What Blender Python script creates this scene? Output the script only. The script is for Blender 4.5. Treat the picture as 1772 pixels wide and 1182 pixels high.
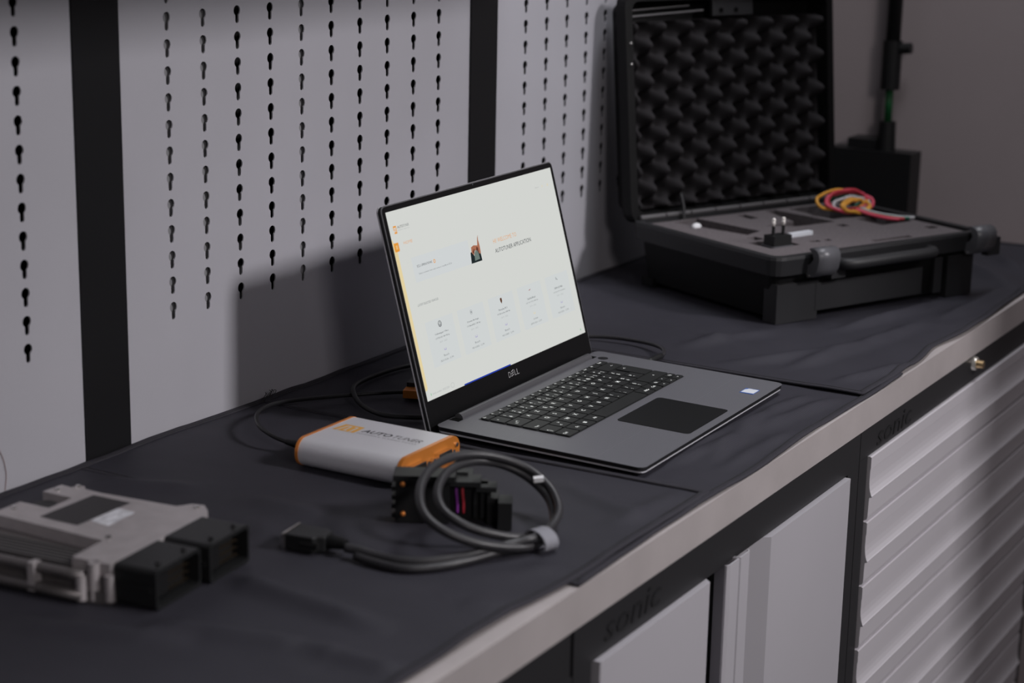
import bpy, bmesh, math, random
from mathutils import Vector, Matrix, noise

random.seed(7)
for o in list(bpy.data.objects):
    bpy.data.objects.remove(o, do_unlink=True)
SC = bpy.context.scene
COL = SC.collection
PI = math.pi

# ------------------------------------------------------------------ camera
cam_d = bpy.data.cameras.new('camera')
cam = bpy.data.objects.new('camera', cam_d)
COL.objects.link(cam)
cam.location = (-1.7467753, -0.88257043, 0.57758183)
cam.rotation_euler = (1.32075707, -0.01937352, -1.04152517)
cam_d.sensor_fit = 'HORIZONTAL'
cam_d.sensor_width = 36.0
cam_d.lens = 3350.257 * 36.0 / 1772.0
cam_d.clip_start = 0.05
cam_d.dof.use_dof = True
cam_d.dof.focus_distance = 2.05
cam_d.dof.aperture_fstop = 4.6
SC.camera = cam

# ------------------------------------------------------------------ world and lights
w = bpy.data.worlds.new('world'); SC.world = w
w.use_nodes = True
bg = w.node_tree.nodes['Background']
bg.inputs[0].default_value = (0.9, 0.93, 1.0, 1)
bg.inputs[1].default_value = 0.026

def area(name, loc, target, size, power, col):
    d = bpy.data.lights.new(name, 'AREA'); d.shape = 'SQUARE'; d.size = size
    d.energy = power; d.color = col
    o = bpy.data.objects.new(name, d); COL.objects.link(o); o.location = loc
    o.rotation_euler = (Vector(target) - Vector(loc)).to_track_quat('-Z', 'Y').to_euler()
    return o
key = area('key_softbox', (0.40, -3.9, 2.54), (0.0, 0.20, 0.06), 0.60, 8.6, (1.0, 0.965, 0.985))
key.data.spread = math.radians(44)          # gridded softbox
area('side_softbox', (-2.7, -2.9, 1.75), (-0.1, 0.1, 0.1), 0.6, 24, (1.0, 0.93, 0.93))
area('overhead_light', (1.05, -0.20, 2.25), (0.3, 0.05, 0.0), 0.55, 13, (0.93, 0.95, 1.0))
area('overhead_light', (0.30, -0.45, 2.25), (-0.3, 0.0, 0.0), 0.55, 15, (0.95, 0.96, 1.0))  # added fill light, brightens the box top, deck and mats

SC.view_settings.view_transform = 'Standard'
SC.view_settings.look = 'None'
SC.view_settings.exposure = 0.0
SC.view_settings.gamma = 1.0
SC.view_settings.use_curve_mapping = False

# ------------------------------------------------------------------ materials
def lin(c):
    c = c / 255.0
    return c / 12.92 if c <= 0.04045 else ((c + 0.055) / 1.055) ** 2.4
def rgb(r, g, b): return (lin(r), lin(g), lin(b), 1)

MATS = {}
def mat(name, col, rough=0.5, metal=0.0, spec=0.5, noise_amt=0.0, noise_scale=40, bump=0.0, bump_scale=300,
        emit=None, aniso=None, sheen=0.0, coat=0.0):
    m = bpy.data.materials.new(name); m.use_nodes = True
    nt = m.node_tree; b = nt.nodes['Principled BSDF']
    b.inputs['Base Color'].default_value = col
    b.inputs['Roughness'].default_value = rough
    b.inputs['Metallic'].default_value = metal
    b.inputs['Specular IOR Level'].default_value = spec
    if sheen: b.inputs['Sheen Weight'].default_value = sheen
    if coat: b.inputs['Coat Weight'].default_value = coat
    tc = None
    if noise_amt or bump or aniso:
        tc = nt.nodes.new('ShaderNodeTexCoord')
    if noise_amt:
        n = nt.nodes.new('ShaderNodeTexNoise'); n.inputs['Scale'].default_value = noise_scale
        n.inputs['Detail'].default_value = 4
        nt.links.new(tc.outputs['Object'], n.inputs['Vector'])
        r = nt.nodes.new('ShaderNodeMapRange')
        r.inputs[1].default_value = 0.3; r.inputs[2].default_value = 0.7
        r.inputs[3].default_value = 1 - noise_amt; r.inputs[4].default_value = 1 + noise_amt
        nt.links.new(n.outputs['Fac'], r.inputs[0])
        mx = nt.nodes.new('ShaderNodeMix'); mx.data_type = 'RGBA'; mx.blend_type = 'MULTIPLY'
        mx.inputs[0].default_value = 1.0
        mx.inputs[6].default_value = col
        nt.links.new(r.outputs[0], mx.inputs[7])
        nt.links.new(mx.outputs[2], b.inputs['Base Color'])
    if bump:
        n2 = nt.nodes.new('ShaderNodeTexNoise'); n2.inputs['Scale'].default_value = bump_scale
        n2.inputs['Detail'].default_value = 3
        if aniso:
            mp = nt.nodes.new('ShaderNodeMapping'); mp.inputs['Scale'].default_value = aniso
            nt.links.new(tc.outputs['Object'], mp.inputs['Vector']); nt.links.new(mp.outputs[0], n2.inputs['Vector'])
        else:
            nt.links.new(tc.outputs['Object'], n2.inputs['Vector'])
        bp = nt.nodes.new('ShaderNodeBump'); bp.inputs['Strength'].default_value = bump
        bp.inputs['Distance'].default_value = 0.001
        nt.links.new(n2.outputs['Fac'], bp.inputs['Height']); nt.links.new(bp.outputs[0], b.inputs['Normal'])
    if emit is not None:
        b.inputs['Emission Color'].default_value = emit
        b.inputs['Emission Strength'].default_value = 1.0
    MATS[name] = m
    return m

def weave_mat(name, col, col2, scale, rough=0.8, bump=0.4, dots=False, spec=0.3):
    """fine woven fabric: two crossed wave textures in object space"""
    m = mat(name, col, rough, spec=spec); nt = m.node_tree; b = nt.nodes['Principled BSDF']
    tc = nt.nodes.new('ShaderNodeTexCoord')
    outs = []
    for ax in ('X', 'Y'):
        wv = nt.nodes.new('ShaderNodeTexWave'); wv.bands_direction = ax
        wv.inputs['Scale'].default_value = scale; wv.inputs['Distortion'].default_value = 0.6
        nt.links.new(tc.outputs['Object'], wv.inputs['Vector']); outs.append(wv)
    mu = nt.nodes.new('ShaderNodeMath'); mu.operation = 'MULTIPLY'
    nt.links.new(outs[0].outputs['Fac'], mu.inputs[0]); nt.links.new(outs[1].outputs['Fac'], mu.inputs[1])
    ns = nt.nodes.new('ShaderNodeTexNoise'); ns.inputs['Scale'].default_value = 9
    nt.links.new(tc.outputs['Object'], ns.inputs['Vector'])
    mx = nt.nodes.new('ShaderNodeMix'); mx.data_type = 'RGBA'
    mx.inputs[6].default_value = col; mx.inputs[7].default_value = col2
    ad = nt.nodes.new('ShaderNodeMath'); ad.operation = 'MULTIPLY'
    nt.links.new(mu.outputs[0], ad.inputs[0]); nt.links.new(ns.outputs['Fac'], ad.inputs[1])
    nt.links.new(ad.outputs[0], mx.inputs[0])
    nt.links.new(mx.outputs[2], b.inputs['Base Color'])
    bp = nt.nodes.new('ShaderNodeBump'); bp.inputs['Strength'].default_value = bump; bp.inputs['Distance'].default_value = 0.0006
    nt.links.new(mu.outputs[0], bp.inputs['Height']); nt.links.new(bp.outputs[0], b.inputs['Normal'])
    return m

def emis(name, r, g, b, k=1.0):
    m = bpy.data.materials.new(name); m.use_nodes = True; nt = m.node_tree
    nt.nodes.remove(nt.nodes['Principled BSDF'])
    e = nt.nodes.new('ShaderNodeEmission'); e.inputs[0].default_value = rgb(r, g, b); e.inputs[1].default_value = k
    nt.links.new(e.outputs[0], nt.nodes['Material Output'].inputs[0]); MATS[name] = m
    return m

mat('panel_paint', (0.40, 0.395, 0.43, 1), 0.38, spec=0.45, noise_amt=0.03, noise_scale=6)
mat('post_black', (0.0085, 0.0085, 0.0095, 1), 0.42, spec=0.35, bump=0.08, bump_scale=900)
mat('cavity_dark', (0.006, 0.006, 0.007, 1), 0.8)
mat('bracket_grey', (0.20, 0.20, 0.21, 1), 0.5)
mat('wall_paint', (0.37, 0.318, 0.325, 1), 0.8, noise_amt=0.05, noise_scale=3)
mat('floor_paint', (0.06, 0.06, 0.065, 1), 0.5, noise_amt=0.1, noise_scale=5)
mat('steel', (0.64, 0.585, 0.58, 1), 0.45, metal=0.45, bump=0.12, bump_scale=60, aniso=(1, 30, 30), noise_amt=0.06, noise_scale=14)
mat('cab_black', (0.022, 0.0215, 0.0235, 1), 0.5, spec=0.35, bump=0.05, bump_scale=1200)
mat('gap_black', (0.003, 0.003, 0.003, 1), 0.8, spec=0.1)
mat('emboss_black', (0.015, 0.0148, 0.016, 1), 0.55, spec=0.3)  # darker than the fascia: shadows of the raised strokes put into the colour
mat('door_grey', (0.43, 0.415, 0.445, 1), 0.42, spec=0.5, noise_amt=0.03, noise_scale=4)
mat('drawer_grey', (0.74, 0.71, 0.75, 1), 0.34, metal=0.30, spec=0.5)
mat('chrome', (0.80, 0.77, 0.72, 1), 0.25, metal=0.6)
mat('pin_bright', (0.92, 0.88, 0.84, 1), 0.2, metal=0.2)
mat('brass', (0.55, 0.40, 0.22, 1), 0.3, metal=1.0)
weave_mat('mat_fabric', (0.0270, 0.0260, 0.0340, 1), (0.072, 0.069, 0.088, 1), 190, rough=0.60, spec=0.25)
weave_mat('mat_hem', (0.030, 0.028, 0.036, 1), (0.065, 0.062, 0.076, 1), 320, bump=0.6)
mat('thread_black', (0.01, 0.01, 0.012, 1), 0.8)
# laptop
mat('deck_carbon', (0.040, 0.041, 0.045, 1), 0.40, spec=0.6)
mat('deck_edge', (0.008, 0.008, 0.009, 1), 0.5, spec=0.4)
mat('aluminium', (0.66, 0.66, 0.70, 1), 0.35, metal=0.3)
mat('bezel_black', (0.006, 0.006, 0.0065, 1), 0.28, spec=0.35)
mat('lid_rim', (0.16, 0.16, 0.17, 1), 0.4, metal=0.2)
mat('hinge_dark', (0.13, 0.13, 0.14, 1), 0.30, metal=0.4)
mat('key_black', (0.017, 0.018, 0.018, 1), 0.5, spec=0.4)
mat('legend_white', (0.72, 0.74, 0.72, 1), 0.6, emit=(0.25, 0.26, 0.25, 1))
mat('pad_black', (0.010, 0.0105, 0.011, 1), 0.38, spec=0.4)
mat('dell_silver', (0.5, 0.5, 0.51, 1), 0.35, metal=0.4)
mat('rubber', (0.006, 0.006, 0.006, 1), 0.8, spec=0.2)
mat('sticker_blue', (0.03, 0.12, 0.48, 1), 0.4)
mat('sticker_white', (0.72, 0.75, 0.80, 1), 0.4)
mat('lens_glass', (0.08, 0.09, 0.10, 1), 0.1)
# devices
mat('anod_silver', (0.75, 0.75, 0.79, 1), 0.42, metal=0.30, bump=0.25, bump_scale=70, aniso=(30, 1, 30))
mat('anod_orange', (0.76, 0.26, 0.045, 1), 0.33, metal=0.45)
mat('print_yellow', (0.80, 0.43, 0.09, 1), 0.5)
mat('print_dark', (0.035, 0.035, 0.045, 1), 0.5)
mat('print_grey', (0.13, 0.13, 0.145, 1), 0.5)
mat('port_metal', (0.80, 0.76, 0.70, 1), 0.22, metal=1.0)
mat('gold', (0.85, 0.55, 0.22, 1), 0.25, metal=1.0)
mat('pin_dark', (0.10, 0.075, 0.05, 1), 0.5, metal=0.5)
mat('plastic_black', (0.009, 0.009, 0.0095, 1), 0.45, spec=0.4, bump=0.1, bump_scale=700)
mat('plastic_dark', (0.013, 0.0135, 0.014, 1), 0.42, spec=0.4)
mat('cable_grey', (0.030, 0.029, 0.032, 1), 0.40, spec=0.45)
mat('cable_black', (0.010, 0.010, 0.011, 1), 0.45, spec=0.4)
mat('velcro_grey', (0.26, 0.26, 0.29, 1), 0.85, bump=0.5, bump_scale=900)
mat('label_white', (0.75, 0.75, 0.77, 1), 0.6)
mat('copper_orange', (0.75, 0.26, 0.06, 1), 0.3, metal=0.6)
mat('wire_purple', (0.25, 0.04, 0.33, 1), 0.5)
mat('wire_red', (0.55, 0.04, 0.06, 1), 0.5)
mat('wire_pink', (0.62, 0.06, 0.11, 1), 0.5)
mat('wire_yellow', (0.72, 0.34, 0.04, 1), 0.5)
mat('wire_green', (0.01, 0.12, 0.07, 1), 0.5)
mat('wire_white', (0.5, 0.5, 0.52, 1), 0.5)
mat('ecu_alu', (0.50, 0.465, 0.475, 1), 0.45, metal=0.30, noise_amt=0.08, noise_scale=60, bump=0.25, bump_scale=500)
mat('ecu_alu_shaded', (0.20, 0.185, 0.185, 1), 0.4, metal=0.6, bump=0.25, bump_scale=500)  # darker casting metal, shade on the sides put into the colour
mat('ecu_rib', (0.11, 0.105, 0.105, 1), 0.5, metal=0.3)
mat('ecu_label_dark', (0.040, 0.037, 0.040, 1), 0.6)
mat('ecu_label_white', (0.78, 0.79, 0.84, 1), 0.5, noise_amt=0.25, noise_scale=160)
mat('screw_metal', (0.7, 0.68, 0.66, 1), 0.25, metal=1.0)
# case
mat('case_black', (0.0035, 0.0035, 0.0038, 1), 0.5, spec=0.22, bump=0.3, bump_scale=1500)
mat('case_rim', (0.020, 0.020, 0.022, 1), 0.5, spec=0.4, bump=0.2, bump_scale=1200)
mat('case_latch', (0.10, 0.10, 0.11, 1), 0.36, spec=0.5)
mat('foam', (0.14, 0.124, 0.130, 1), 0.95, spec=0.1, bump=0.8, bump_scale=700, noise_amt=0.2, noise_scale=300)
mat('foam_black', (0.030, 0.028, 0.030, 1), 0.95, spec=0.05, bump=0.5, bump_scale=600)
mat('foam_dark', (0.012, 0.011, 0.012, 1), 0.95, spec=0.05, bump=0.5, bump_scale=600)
mat('hinge_metal', (0.16, 0.155, 0.16, 1), 0.4, metal=0.5)
mat('cable_green', (0.004, 0.10, 0.025, 1), 0.5)
mat('hair_thread', (0.30, 0.20, 0.19, 1), 0.7)
# screen
emis('screen_white', 210, 212, 208)
emis('ui_tint', 206, 210, 211)
emis('ui_card', 206, 210, 210)
emis('ui_orange', 226, 152, 60)
emis('ui_peach', 223, 170, 125)
emis('ui_cream', 226, 208, 160)
emis('ui_dark', 72, 76, 80)
emis('ui_mid', 128, 132, 134)
emis('ui_light', 172, 176, 176)
emis('ui_blue', 40, 62, 165)
emis('ui_skin', 168, 110, 86)
emis('ui_skin_dark', 105, 62, 50)
emis('ui_black', 34, 42, 44)
emis('ui_device', 108, 122, 116)
emis('ui_green', 120, 190, 140)
emis('ui_violet', 160, 150, 200)
emis('ui_brown', 92, 62, 46)
emis('ui_red', 165, 110, 110)

# ------------------------------------------------------------------ helpers
def new_obj(name, me, m=None, parent=None, loc=(0, 0, 0), rot=(0, 0, 0), smooth=False):
    o = bpy.data.objects.new(name, me); COL.objects.link(o)
    if m and me and not me.materials: me.materials.append(MATS[m])
    o.parent = parent; o.location = loc; o.rotation_euler = rot
    if smooth and me:
        for pl in me.polygons: pl.use_smooth = True
    return o

def obj(name, bm, m, parent=None, loc=(0, 0, 0), rot=(0, 0, 0), smooth=False, bevel=0.0, seg=2):
    if bevel:
        bmesh.ops.bevel(bm, geom=[e for e in bm.edges if len(e.link_faces) == 2 and e.calc_face_angle(0) > 0.5],
                        offset=bevel, segments=seg, profile=0.5, affect='EDGES', clamp_overlap=True)
    bmesh.ops.recalc_face_normals(bm, faces=bm.faces)
    me = bpy.data.meshes.new(name); bm.to_mesh(me); bm.free()
    return new_obj(name, me, m, parent, loc, rot, smooth)

def thing(name, label, cat, loc=(0, 0, 0), rz=0.0, group=None):
    o = bpy.data.objects.new(name, None); COL.objects.link(o); o.empty_display_size = 0.02
    o.location = loc; o.rotation_euler = (0, 0, rz)
    return tag(o, label, cat, group)
def tag(o, label, cat, group=None):
    o['label'] = label; o['category'] = cat
    if group: o['group'] = group
    return o
def struct(o):
    o['kind'] = 'structure'; return o

def B(bm, x0, x1, y0, y1, z0, z1):
    v = [bm.verts.new(c) for c in ((x0, y0, z0), (x1, y0, z0), (x1, y1, z0), (x0, y1, z0), (x0, y0, z1), (x1, y0, z1), (x1, y1, z1), (x0, y1, z1))]
    for f in ((3, 2, 1, 0), (4, 5, 6, 7), (0, 1, 5, 4), (1, 2, 6, 5), (2, 3, 7, 6), (3, 0, 4, 7)):
        bm.faces.new([v[i] for i in f])
    return v
def box(*a):
    bm = bmesh.new(); B(bm, *a); return bm
def prism(bm, pts, z0, z1, M=None):
    """extrude a 2D polygon (x,y) between z0 and z1, optional matrix"""
    a = [Vector((x, y, z0)) for x, y in pts]; b = [Vector((x, y, z1)) for x, y in pts]
    if M: a = [M @ v for v in a]; b = [M @ v for v in b]
    a = [bm.verts.new(v) for v in a]; b = [bm.verts.new(v) for v in b]
    n = len(pts)
    bm.faces.new(a[::-1]); bm.faces.new(b)
    for i in range(n): bm.faces.new((a[i], a[(i + 1) % n], b[(i + 1) % n], b[i]))
    return bm
def rrect(x0, x1, y0, y1, r, n=5):
    pts = []
    for cx, cy, a0 in ((x1 - r, y1 - r, 0), (x0 + r, y1 - r, 90), (x0 + r, y0 + r, 180), (x1 - r, y0 + r, 270)):
        for i in range(n + 1):
            a = math.radians(a0 + 90 * i / n); pts.append((cx + r * math.cos(a), cy + r * math.sin(a)))
    return pts
def CYL(bm, p0, p1, r0, r1=None, n=16, caps=True):
    r1 = r0 if r1 is None else r1
    p0, p1 = Vector(p0), Vector(p1); d = (p1 - p0).normalized()
    u = d.orthogonal().normalized(); v = d.cross(u)
    A = [bm.verts.new(p0 + r0 * (math.cos(2 * PI * i / n) * u + math.sin(2 * PI * i / n) * v)) for i in range(n)]
    Bv = [bm.verts.new(p1 + r1 * (math.cos(2 * PI * i / n) * u + math.sin(2 * PI * i / n) * v)) for i in range(n)]
    for i in range(n): bm.faces.new((A[i], A[(i + 1) % n], Bv[(i + 1) % n], Bv[i]))
    if caps: bm.faces.new(A[::-1]); bm.faces.new(Bv)
    return bm
def SPH(bm, c, r, seg=12):
    bmesh.ops.create_uvsphere(bm, u_segments=seg, v_segments=max(6, seg // 2), radius=r, matrix=Matrix.Translation(c))
    return bm
def smoothpath(pts, k=8):
    P = [Vector(p) for p in pts]; out = []
    P = [P[0] * 2 - P[1]] + P + [P[-1] * 2 - P[-2]]
    for i in range(1, len(P) - 2):
        a, b, c, d = P[i - 1], P[i], P[i + 1], P[i + 2]
        for j in range(k):
            t = j / k
            out.append(0.5 * ((2 * b) + (c - a) * t + (2 * a - 5 * b + 4 * c - d) * t * t + (3 * b - a - 3 * c + d) * t ** 3))
    out.append(P[-2]); return out
def tube(bm, pts, r, k=8, n=10, sm=True):
    P = smoothpath(pts, k) if sm else [Vector(p) for p in pts]
    up = Vector((0, 0, 1)); rings = []; u = None
    for i, p in enumerate(P):
        d = (P[min(i + 1, len(P) - 1)] - P[max(i - 1, 0)])
        if d.length < 1e-9: continue
        d.normalize()
        u = d.orthogonal() if u is None else (u - d * u.dot(d))
        if u.length < 1e-6: u = d.orthogonal()
        u.normalize(); v = d.cross(u)
        rr = r(i / (len(P) - 1)) if callable(r) else r
        rings.append([bm.verts.new(p + rr * (math.cos(2 * PI * j / n) * u + math.sin(2 * PI * j / n) * v)) for j in range(n)])
    for a, b in zip(rings, rings[1:]):
        for j in range(n): bm.faces.new((a[j], a[(j + 1) % n], b[(j + 1) % n], b[j]))
    bm.faces.new(rings[0][::-1]); bm.faces.new(rings[-1])
    return bm

_tx = {}
def text_mesh(s, bold=False):
    if (s, bold) in _tx: return _tx[(s, bold)]
    c = bpy.data.curves.new('t', 'FONT'); c.body = s; c.size = 1.0; c.resolution_u = 2
    if bold: c.offset = 0.022
    o = bpy.data.objects.new('t', c); COL.objects.link(o)
    bpy.context.view_layer.update()
    me = bpy.data.meshes.new_from_object(o.evaluated_get(bpy.context.evaluated_depsgraph_get()))
    bpy.data.objects.remove(o); bpy.data.curves.remove(c)
    vs = [v.co for v in me.vertices]
    bb = (min(v.x for v in vs), max(v.x for v in vs), min(v.y for v in vs), max(v.y for v in vs))
    _tx[(s, bold)] = (me, bb); return _tx[(s, bold)]
def text_bm(bm, s, x, y, w=None, h=None, z=0.0, M=None, shear=0.0, thick=0.0, cap=False, bold=False):
    """append text with lower-left corner at x,y, scaled to width w and/or height h"""
    me, bb = text_mesh(s, bold)
    sy = h / (bb[3] - bb[2]) if h else None
    sx = w / (bb[1] - bb[0]) if w else sy
    sy = sy or sx
    if cap:
        sx = sy = h / 0.73; bb = (bb[0], bb[1], 0.0, 0.0)
    n0 = len(bm.verts)
    vs = []
    for v in me.vertices:
        yy = (v.co.y - bb[2]) * sy
        p = Vector((x + (v.co.x - bb[0]) * sx + shear * yy, y + yy, z))
        vs.append(bm.verts.new(M @ p if M else p))
    fs = []
    for pl in me.polygons:
        try: fs.append(bm.faces.new([vs[i] for i in pl.vertices]))
        except ValueError: pass
    if thick:
        r = bmesh.ops.extrude_face_region(bm, geom=fs)
        d = (M.to_3x3() @ Vector((0, 0, thick))) if M else Vector((0, 0, thick))
        bmesh.ops.translate(bm, vec=d, verts=[e for e in r['geom'] if isinstance(e, bmesh.types.BMVert)])
    return bm
def poly(bm, pts, z=0.0, M=None):
    vs = [Vector((a, b, z)) for a, b in pts]
    bm.faces.new([bm.verts.new(M @ v if M else v) for v in vs]); return bm
def quad(bm, x0, x1, y0, y1, z=0.0): return poly(bm, ((x0, y0), (x1, y0), (x1, y1), (x0, y1)), z)
def ring(bm, cx, cy, r0, r1, z=0.0, n=20, sy=1.0):
    A = [bm.verts.new((cx + r0 * math.cos(2 * PI * i / n), cy + sy * r0 * math.sin(2 * PI * i / n), z)) for i in range(n)]
    C = [bm.verts.new((cx + r1 * math.cos(2 * PI * i / n), cy + sy * r1 * math.sin(2 * PI * i / n), z)) for i in range(n)]
    for i in range(n): bm.faces.new((A[i], A[(i + 1) % n], C[(i + 1) % n], C[i]))
    return bm

# ================================================================== SETTING
WALL = 0.345          # front face of the perforated panels
struct(obj('floor', box(-4, 4, -5, 0.6, -0.93, -0.88), 'floor_paint'))
struct(obj('wall_back', box(-2.2, 1.25, 0.385, 0.45, -0.88, 2.6), 'cavity_dark'))
struct(obj('wall_right', box(1.185, 1.25, -1.6, 0.385, -0.88, 2.6), 'wall_paint'))

struct(obj('shade_board', box(-2.2, 0.32, -0.080, 0.384, 0.628, 0.66), 'cab_black'))      # unseen board added to shade the top of the panels

struct(obj('shade_panel', box(0.60, 2.4, -1.06, -1.0, -0.88, 2.6), 'cab_black'))     # unseen panel added to block the key light towards the right

# ---- perforated panels with real keyhole openings
def keyhole(cx, cz, R=0.0053, r=0.00275, low=0.0128, n=12):
    a0 = math.asin(r / R); pts = []
    for i in range(n + 1):
        a = -PI / 2 + a0 + (2 * PI - 2 * a0) * i / n
        pts.append((cx + R * math.cos(a), cz + R * math.sin(a)))
    for i in range(6):
        a = PI + PI * i / 5
        pts.append((cx + r * math.cos(a), cz - low + r + r * math.sin(a)))
    return pts
PX, PZ = 0.0541, 0.0259
from mathutils.geometry import delaunay_2d_cdt
def cell_tris():
    k = keyhole(0, 0)
    out = [(-PX / 2, -PZ / 2 - 0.003), (PX / 2, -PZ / 2 - 0.003), (PX / 2, PZ / 2 - 0.003), (-PX / 2, PZ / 2 - 0.003)]
    V = [Vector(p) for p in out + k]
    E = [(0, 1), (1, 2), (2, 3), (3, 0)] + [(4 + i, 4 + (i + 1) % len(k)) for i in range(len(k))]
    vo, eo, fo, _, _, _ = delaunay_2d_cdt(V, E, [], 0, 1e-7)
    def inside(p):
        c = False; j = len(k) - 1
        for i in range(len(k)):
            if (k[i][1] > p[1]) != (k[j][1] > p[1]) and p[0] < (k[j][0] - k[i][0]) * (p[1] - k[i][1]) / (k[j][1] - k[i][1]) + k[i][0]: c = not c
            j = i
        return c
    F = []
    for f in fo:
        c = sum((vo[i] for i in f), Vector((0, 0))) / len(f)
        if not inside(c): F.append(tuple(f))
    return vo, F
CV, CF = cell_tris()
def pegboard(x0, x1, cols, z_first, z_top, label):
    t = thing('perforated_panel', label, 'pegboard', (0, WALL, 0), group='grey perforated wall panels')
    bm = bmesh.new()
    rows = int((z_top - 0.02 - z_first) / PZ) + 1
    xa, xb = cols[0] - PX / 2, cols[-1] + PX / 2
    za, zb = z_first - PZ / 2 - 0.003, z_first + (rows - 1) * PZ + PZ / 2 - 0.003
    for c in cols:
        for r in range(rows):
            vv = [bm.verts.new((c + v.x, 0, z_first + r * PZ + v.y)) for v in CV]
            for f in CF: bm.faces.new([vv[i] for i in f])
    def q(a, b, c, d):
        if b - a > 1e-5 and d - c > 1e-5: bm.faces.new([bm.verts.new(p) for p in ((a, 0, c), (b, 0, c), (b, 0, d), (a, 0, d))])
    q(x0, xa, za, zb); q(xb, x1, za, zb); q(x0, x1, 0.0, za); q(x0, x1, zb, z_top)
    bmesh.ops.remove_doubles(bm, verts=bm.verts, dist=1e-5)
    # sheet thickness
    r = bmesh.ops.extrude_face_region(bm, geom=list(bm.faces))
    bmesh.ops.translate(bm, vec=(0, 0.0014, 0), verts=[e for e in r['geom'] if isinstance(e, bmesh.types.BMVert)])
    obj('sheet', bm, 'panel_paint', t)
    return t
ZF = 0.1285
c2 = [-0.297 + PX * i for i in range(10)]
ZT = 0.62
p1 = pegboard(-1.056, -0.4296, [c - 0.689 for c in c2][0:10], ZF, ZT, 'grey perforated wall panel at the left behind the silver control unit')
p2 = pegboard(-0.3668, 0.2592, c2, ZF, ZT, 'wide grey perforated wall panel behind the laptop, with the laptop shadow')
p3 = pegboard(0.3216, 0.9030, [c + 0.692 for c in c2[:9]], ZF, ZT, 'grey perforated wall panel partly hidden behind the open case')
for c in (c2[0], c2[1] + 0.001, c2[4]):
    obj('mounting_strip', box(c - 0.004, c + 0.011, 0.0046, 0.0056, 0.02, 0.6), 'bracket_grey', p2)
for x0, x1, lb in ((-0.4296, -0.3668, 'wide black upright post left of the laptop shadow'),
                   (0.2592, 0.3216, 'black upright post rising behind the laptop screen')):
    bm = box(x0 + 0.0006, x1 - 0.0006, WALL - 0.0025, WALL + 0.02, 0.0, ZT)
    tag(obj('wall_post', bm, 'post_black', bevel=0.0012), lb, 'post', 'black wall uprights')

struct(obj('trim_2', box(0.9036, 1.184, WALL - 0.0025, WALL + 0.02, 0.0, ZT), 'post_black', bevel=0.0012))   # corner filler behind the case

# ================================================================== WORKBENCH
FY = -0.2
bm = box(-1.35, 1.165, FY, WALL - 0.004, -0.0352, -0.0006)
tag(obj('steel_worktop', bm, 'steel', bevel=0.0012), 'brushed steel worktop with a deep front edge under the mats', 'worktop')

TEXTZ = Matrix.Rotation(PI / 2, 4, 'X')          # text plane -> faces -Y
def sonic(parent, x, z, wdt, hgt, y):
    M = Matrix.Translation((0, y, 0)) @ TEXTZ
    bm = bmesh.new()
    text_bm(bm, 'sonic', x, z, w=wdt, h=hgt, z=-0.0004, M=M, shear=0.28, thick=0.0014)
    return obj('lettering', bm, 'emboss_black', parent)

ZBOT = -0.86
# ---- left cabinet (only its black front shows)
t = thing('base_cabinet', 'black cabinet front at the bottom edge, left of the two-door cabinet', 'cabinet', (0, 0, ZBOT))
obj('body', box(-1.10, -0.4508, -0.1940, 0.33, 0, -0.0356 - ZBOT), 'cab_black', t, bevel=0.0015)
obj('drawer', box(-1.07, -0.4515, -0.1965, -0.17, 0.3, -0.0785 - ZBOT), 'cab_black', t, bevel=0.001)

# ---- two-door cabinet
t = thing('base_cabinet', 'two-door grey cabinet with black frame under the worktop', 'cabinet', (0, 0, 0))
XL, XR, XM = -0.4490, 0.2103, -0.128
bm = bmesh.new()
B(bm, XL, XR, -0.166, 0.33, ZBOT, -0.0356)
obj('body', bm, 'cab_black', t)
obj('fascia', box(XL, XR, -0.1960, -0.166, -0.0781, -0.0356), 'cab_black', t, bevel=0.001)
obj('side_post', box(XL, XL + 0.032, -0.1960, -0.166, ZBOT, -0.0782), 'cab_black', t)
obj('side_post', box(XR - 0.034, XR, -0.1960, -0.166, ZBOT, -0.0782), 'cab_black', t)
sonic(t, -0.395, -0.0688, 0.104, 0.0225, -0.1960)
def door(sign, xa, xb, xc):
    """folded sheet door: flat face, return into a finger recess, then a proud grip strip at the middle"""
    d = 0.0
    prof = [(xa, -0.180), (xa, -0.2015), (xa + sign * 0.0008, -0.2025), (xb, -0.2025), (xb + sign * 0.0012, -0.2012),
            (xb + sign * 0.030, -0.1695), (xb + sign * 0.030, -0.168), (xa, -0.168)]
    bm = bmesh.new()
    z0, z1 = ZBOT + 0.08, -0.0785
    pts = prof if sign > 0 else prof[::-1]
    prism(bm, pts, z0, z1)
    dd = obj('door', bm, 'door_grey', t, bevel=0.0006, seg=1)
    # grip strip: channel profile with lips
    g0, g1 = (xc - sign * 0.0265, xc - sign * 0.0010)
    gp = [(g0, -0.1990), (g0, -0.2010), (g0 + sign * 0.004, -0.2030), (g1 - sign * 0.001, -0.2030), (g1, -0.2015), (g1, -0.178),
          (g1 - sign * 0.0012, -0.178), (g1 - sign * 0.0012, -0.2012), (g0 + sign * 0.0042, -0.2012), (g0 + sign * 0.0014, -0.2000), (g0 + sign * 0.0014, -0.1990)]
    bm = bmesh.new(); prism(bm, gp if sign > 0 else gp[::-1], z0, z1 + 0.0025)
    obj('grip_strip', bm, 'door_grey', dd)
door(1, -0.4125, -0.1955, XM)
door(-1, 0.1690, -0.0505, XM)
obj('inner_gap', box(-0.158, -0.098, -0.1675, -0.1662, ZBOT + 0.08, -0.0742), 'gap_black', t)

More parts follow.
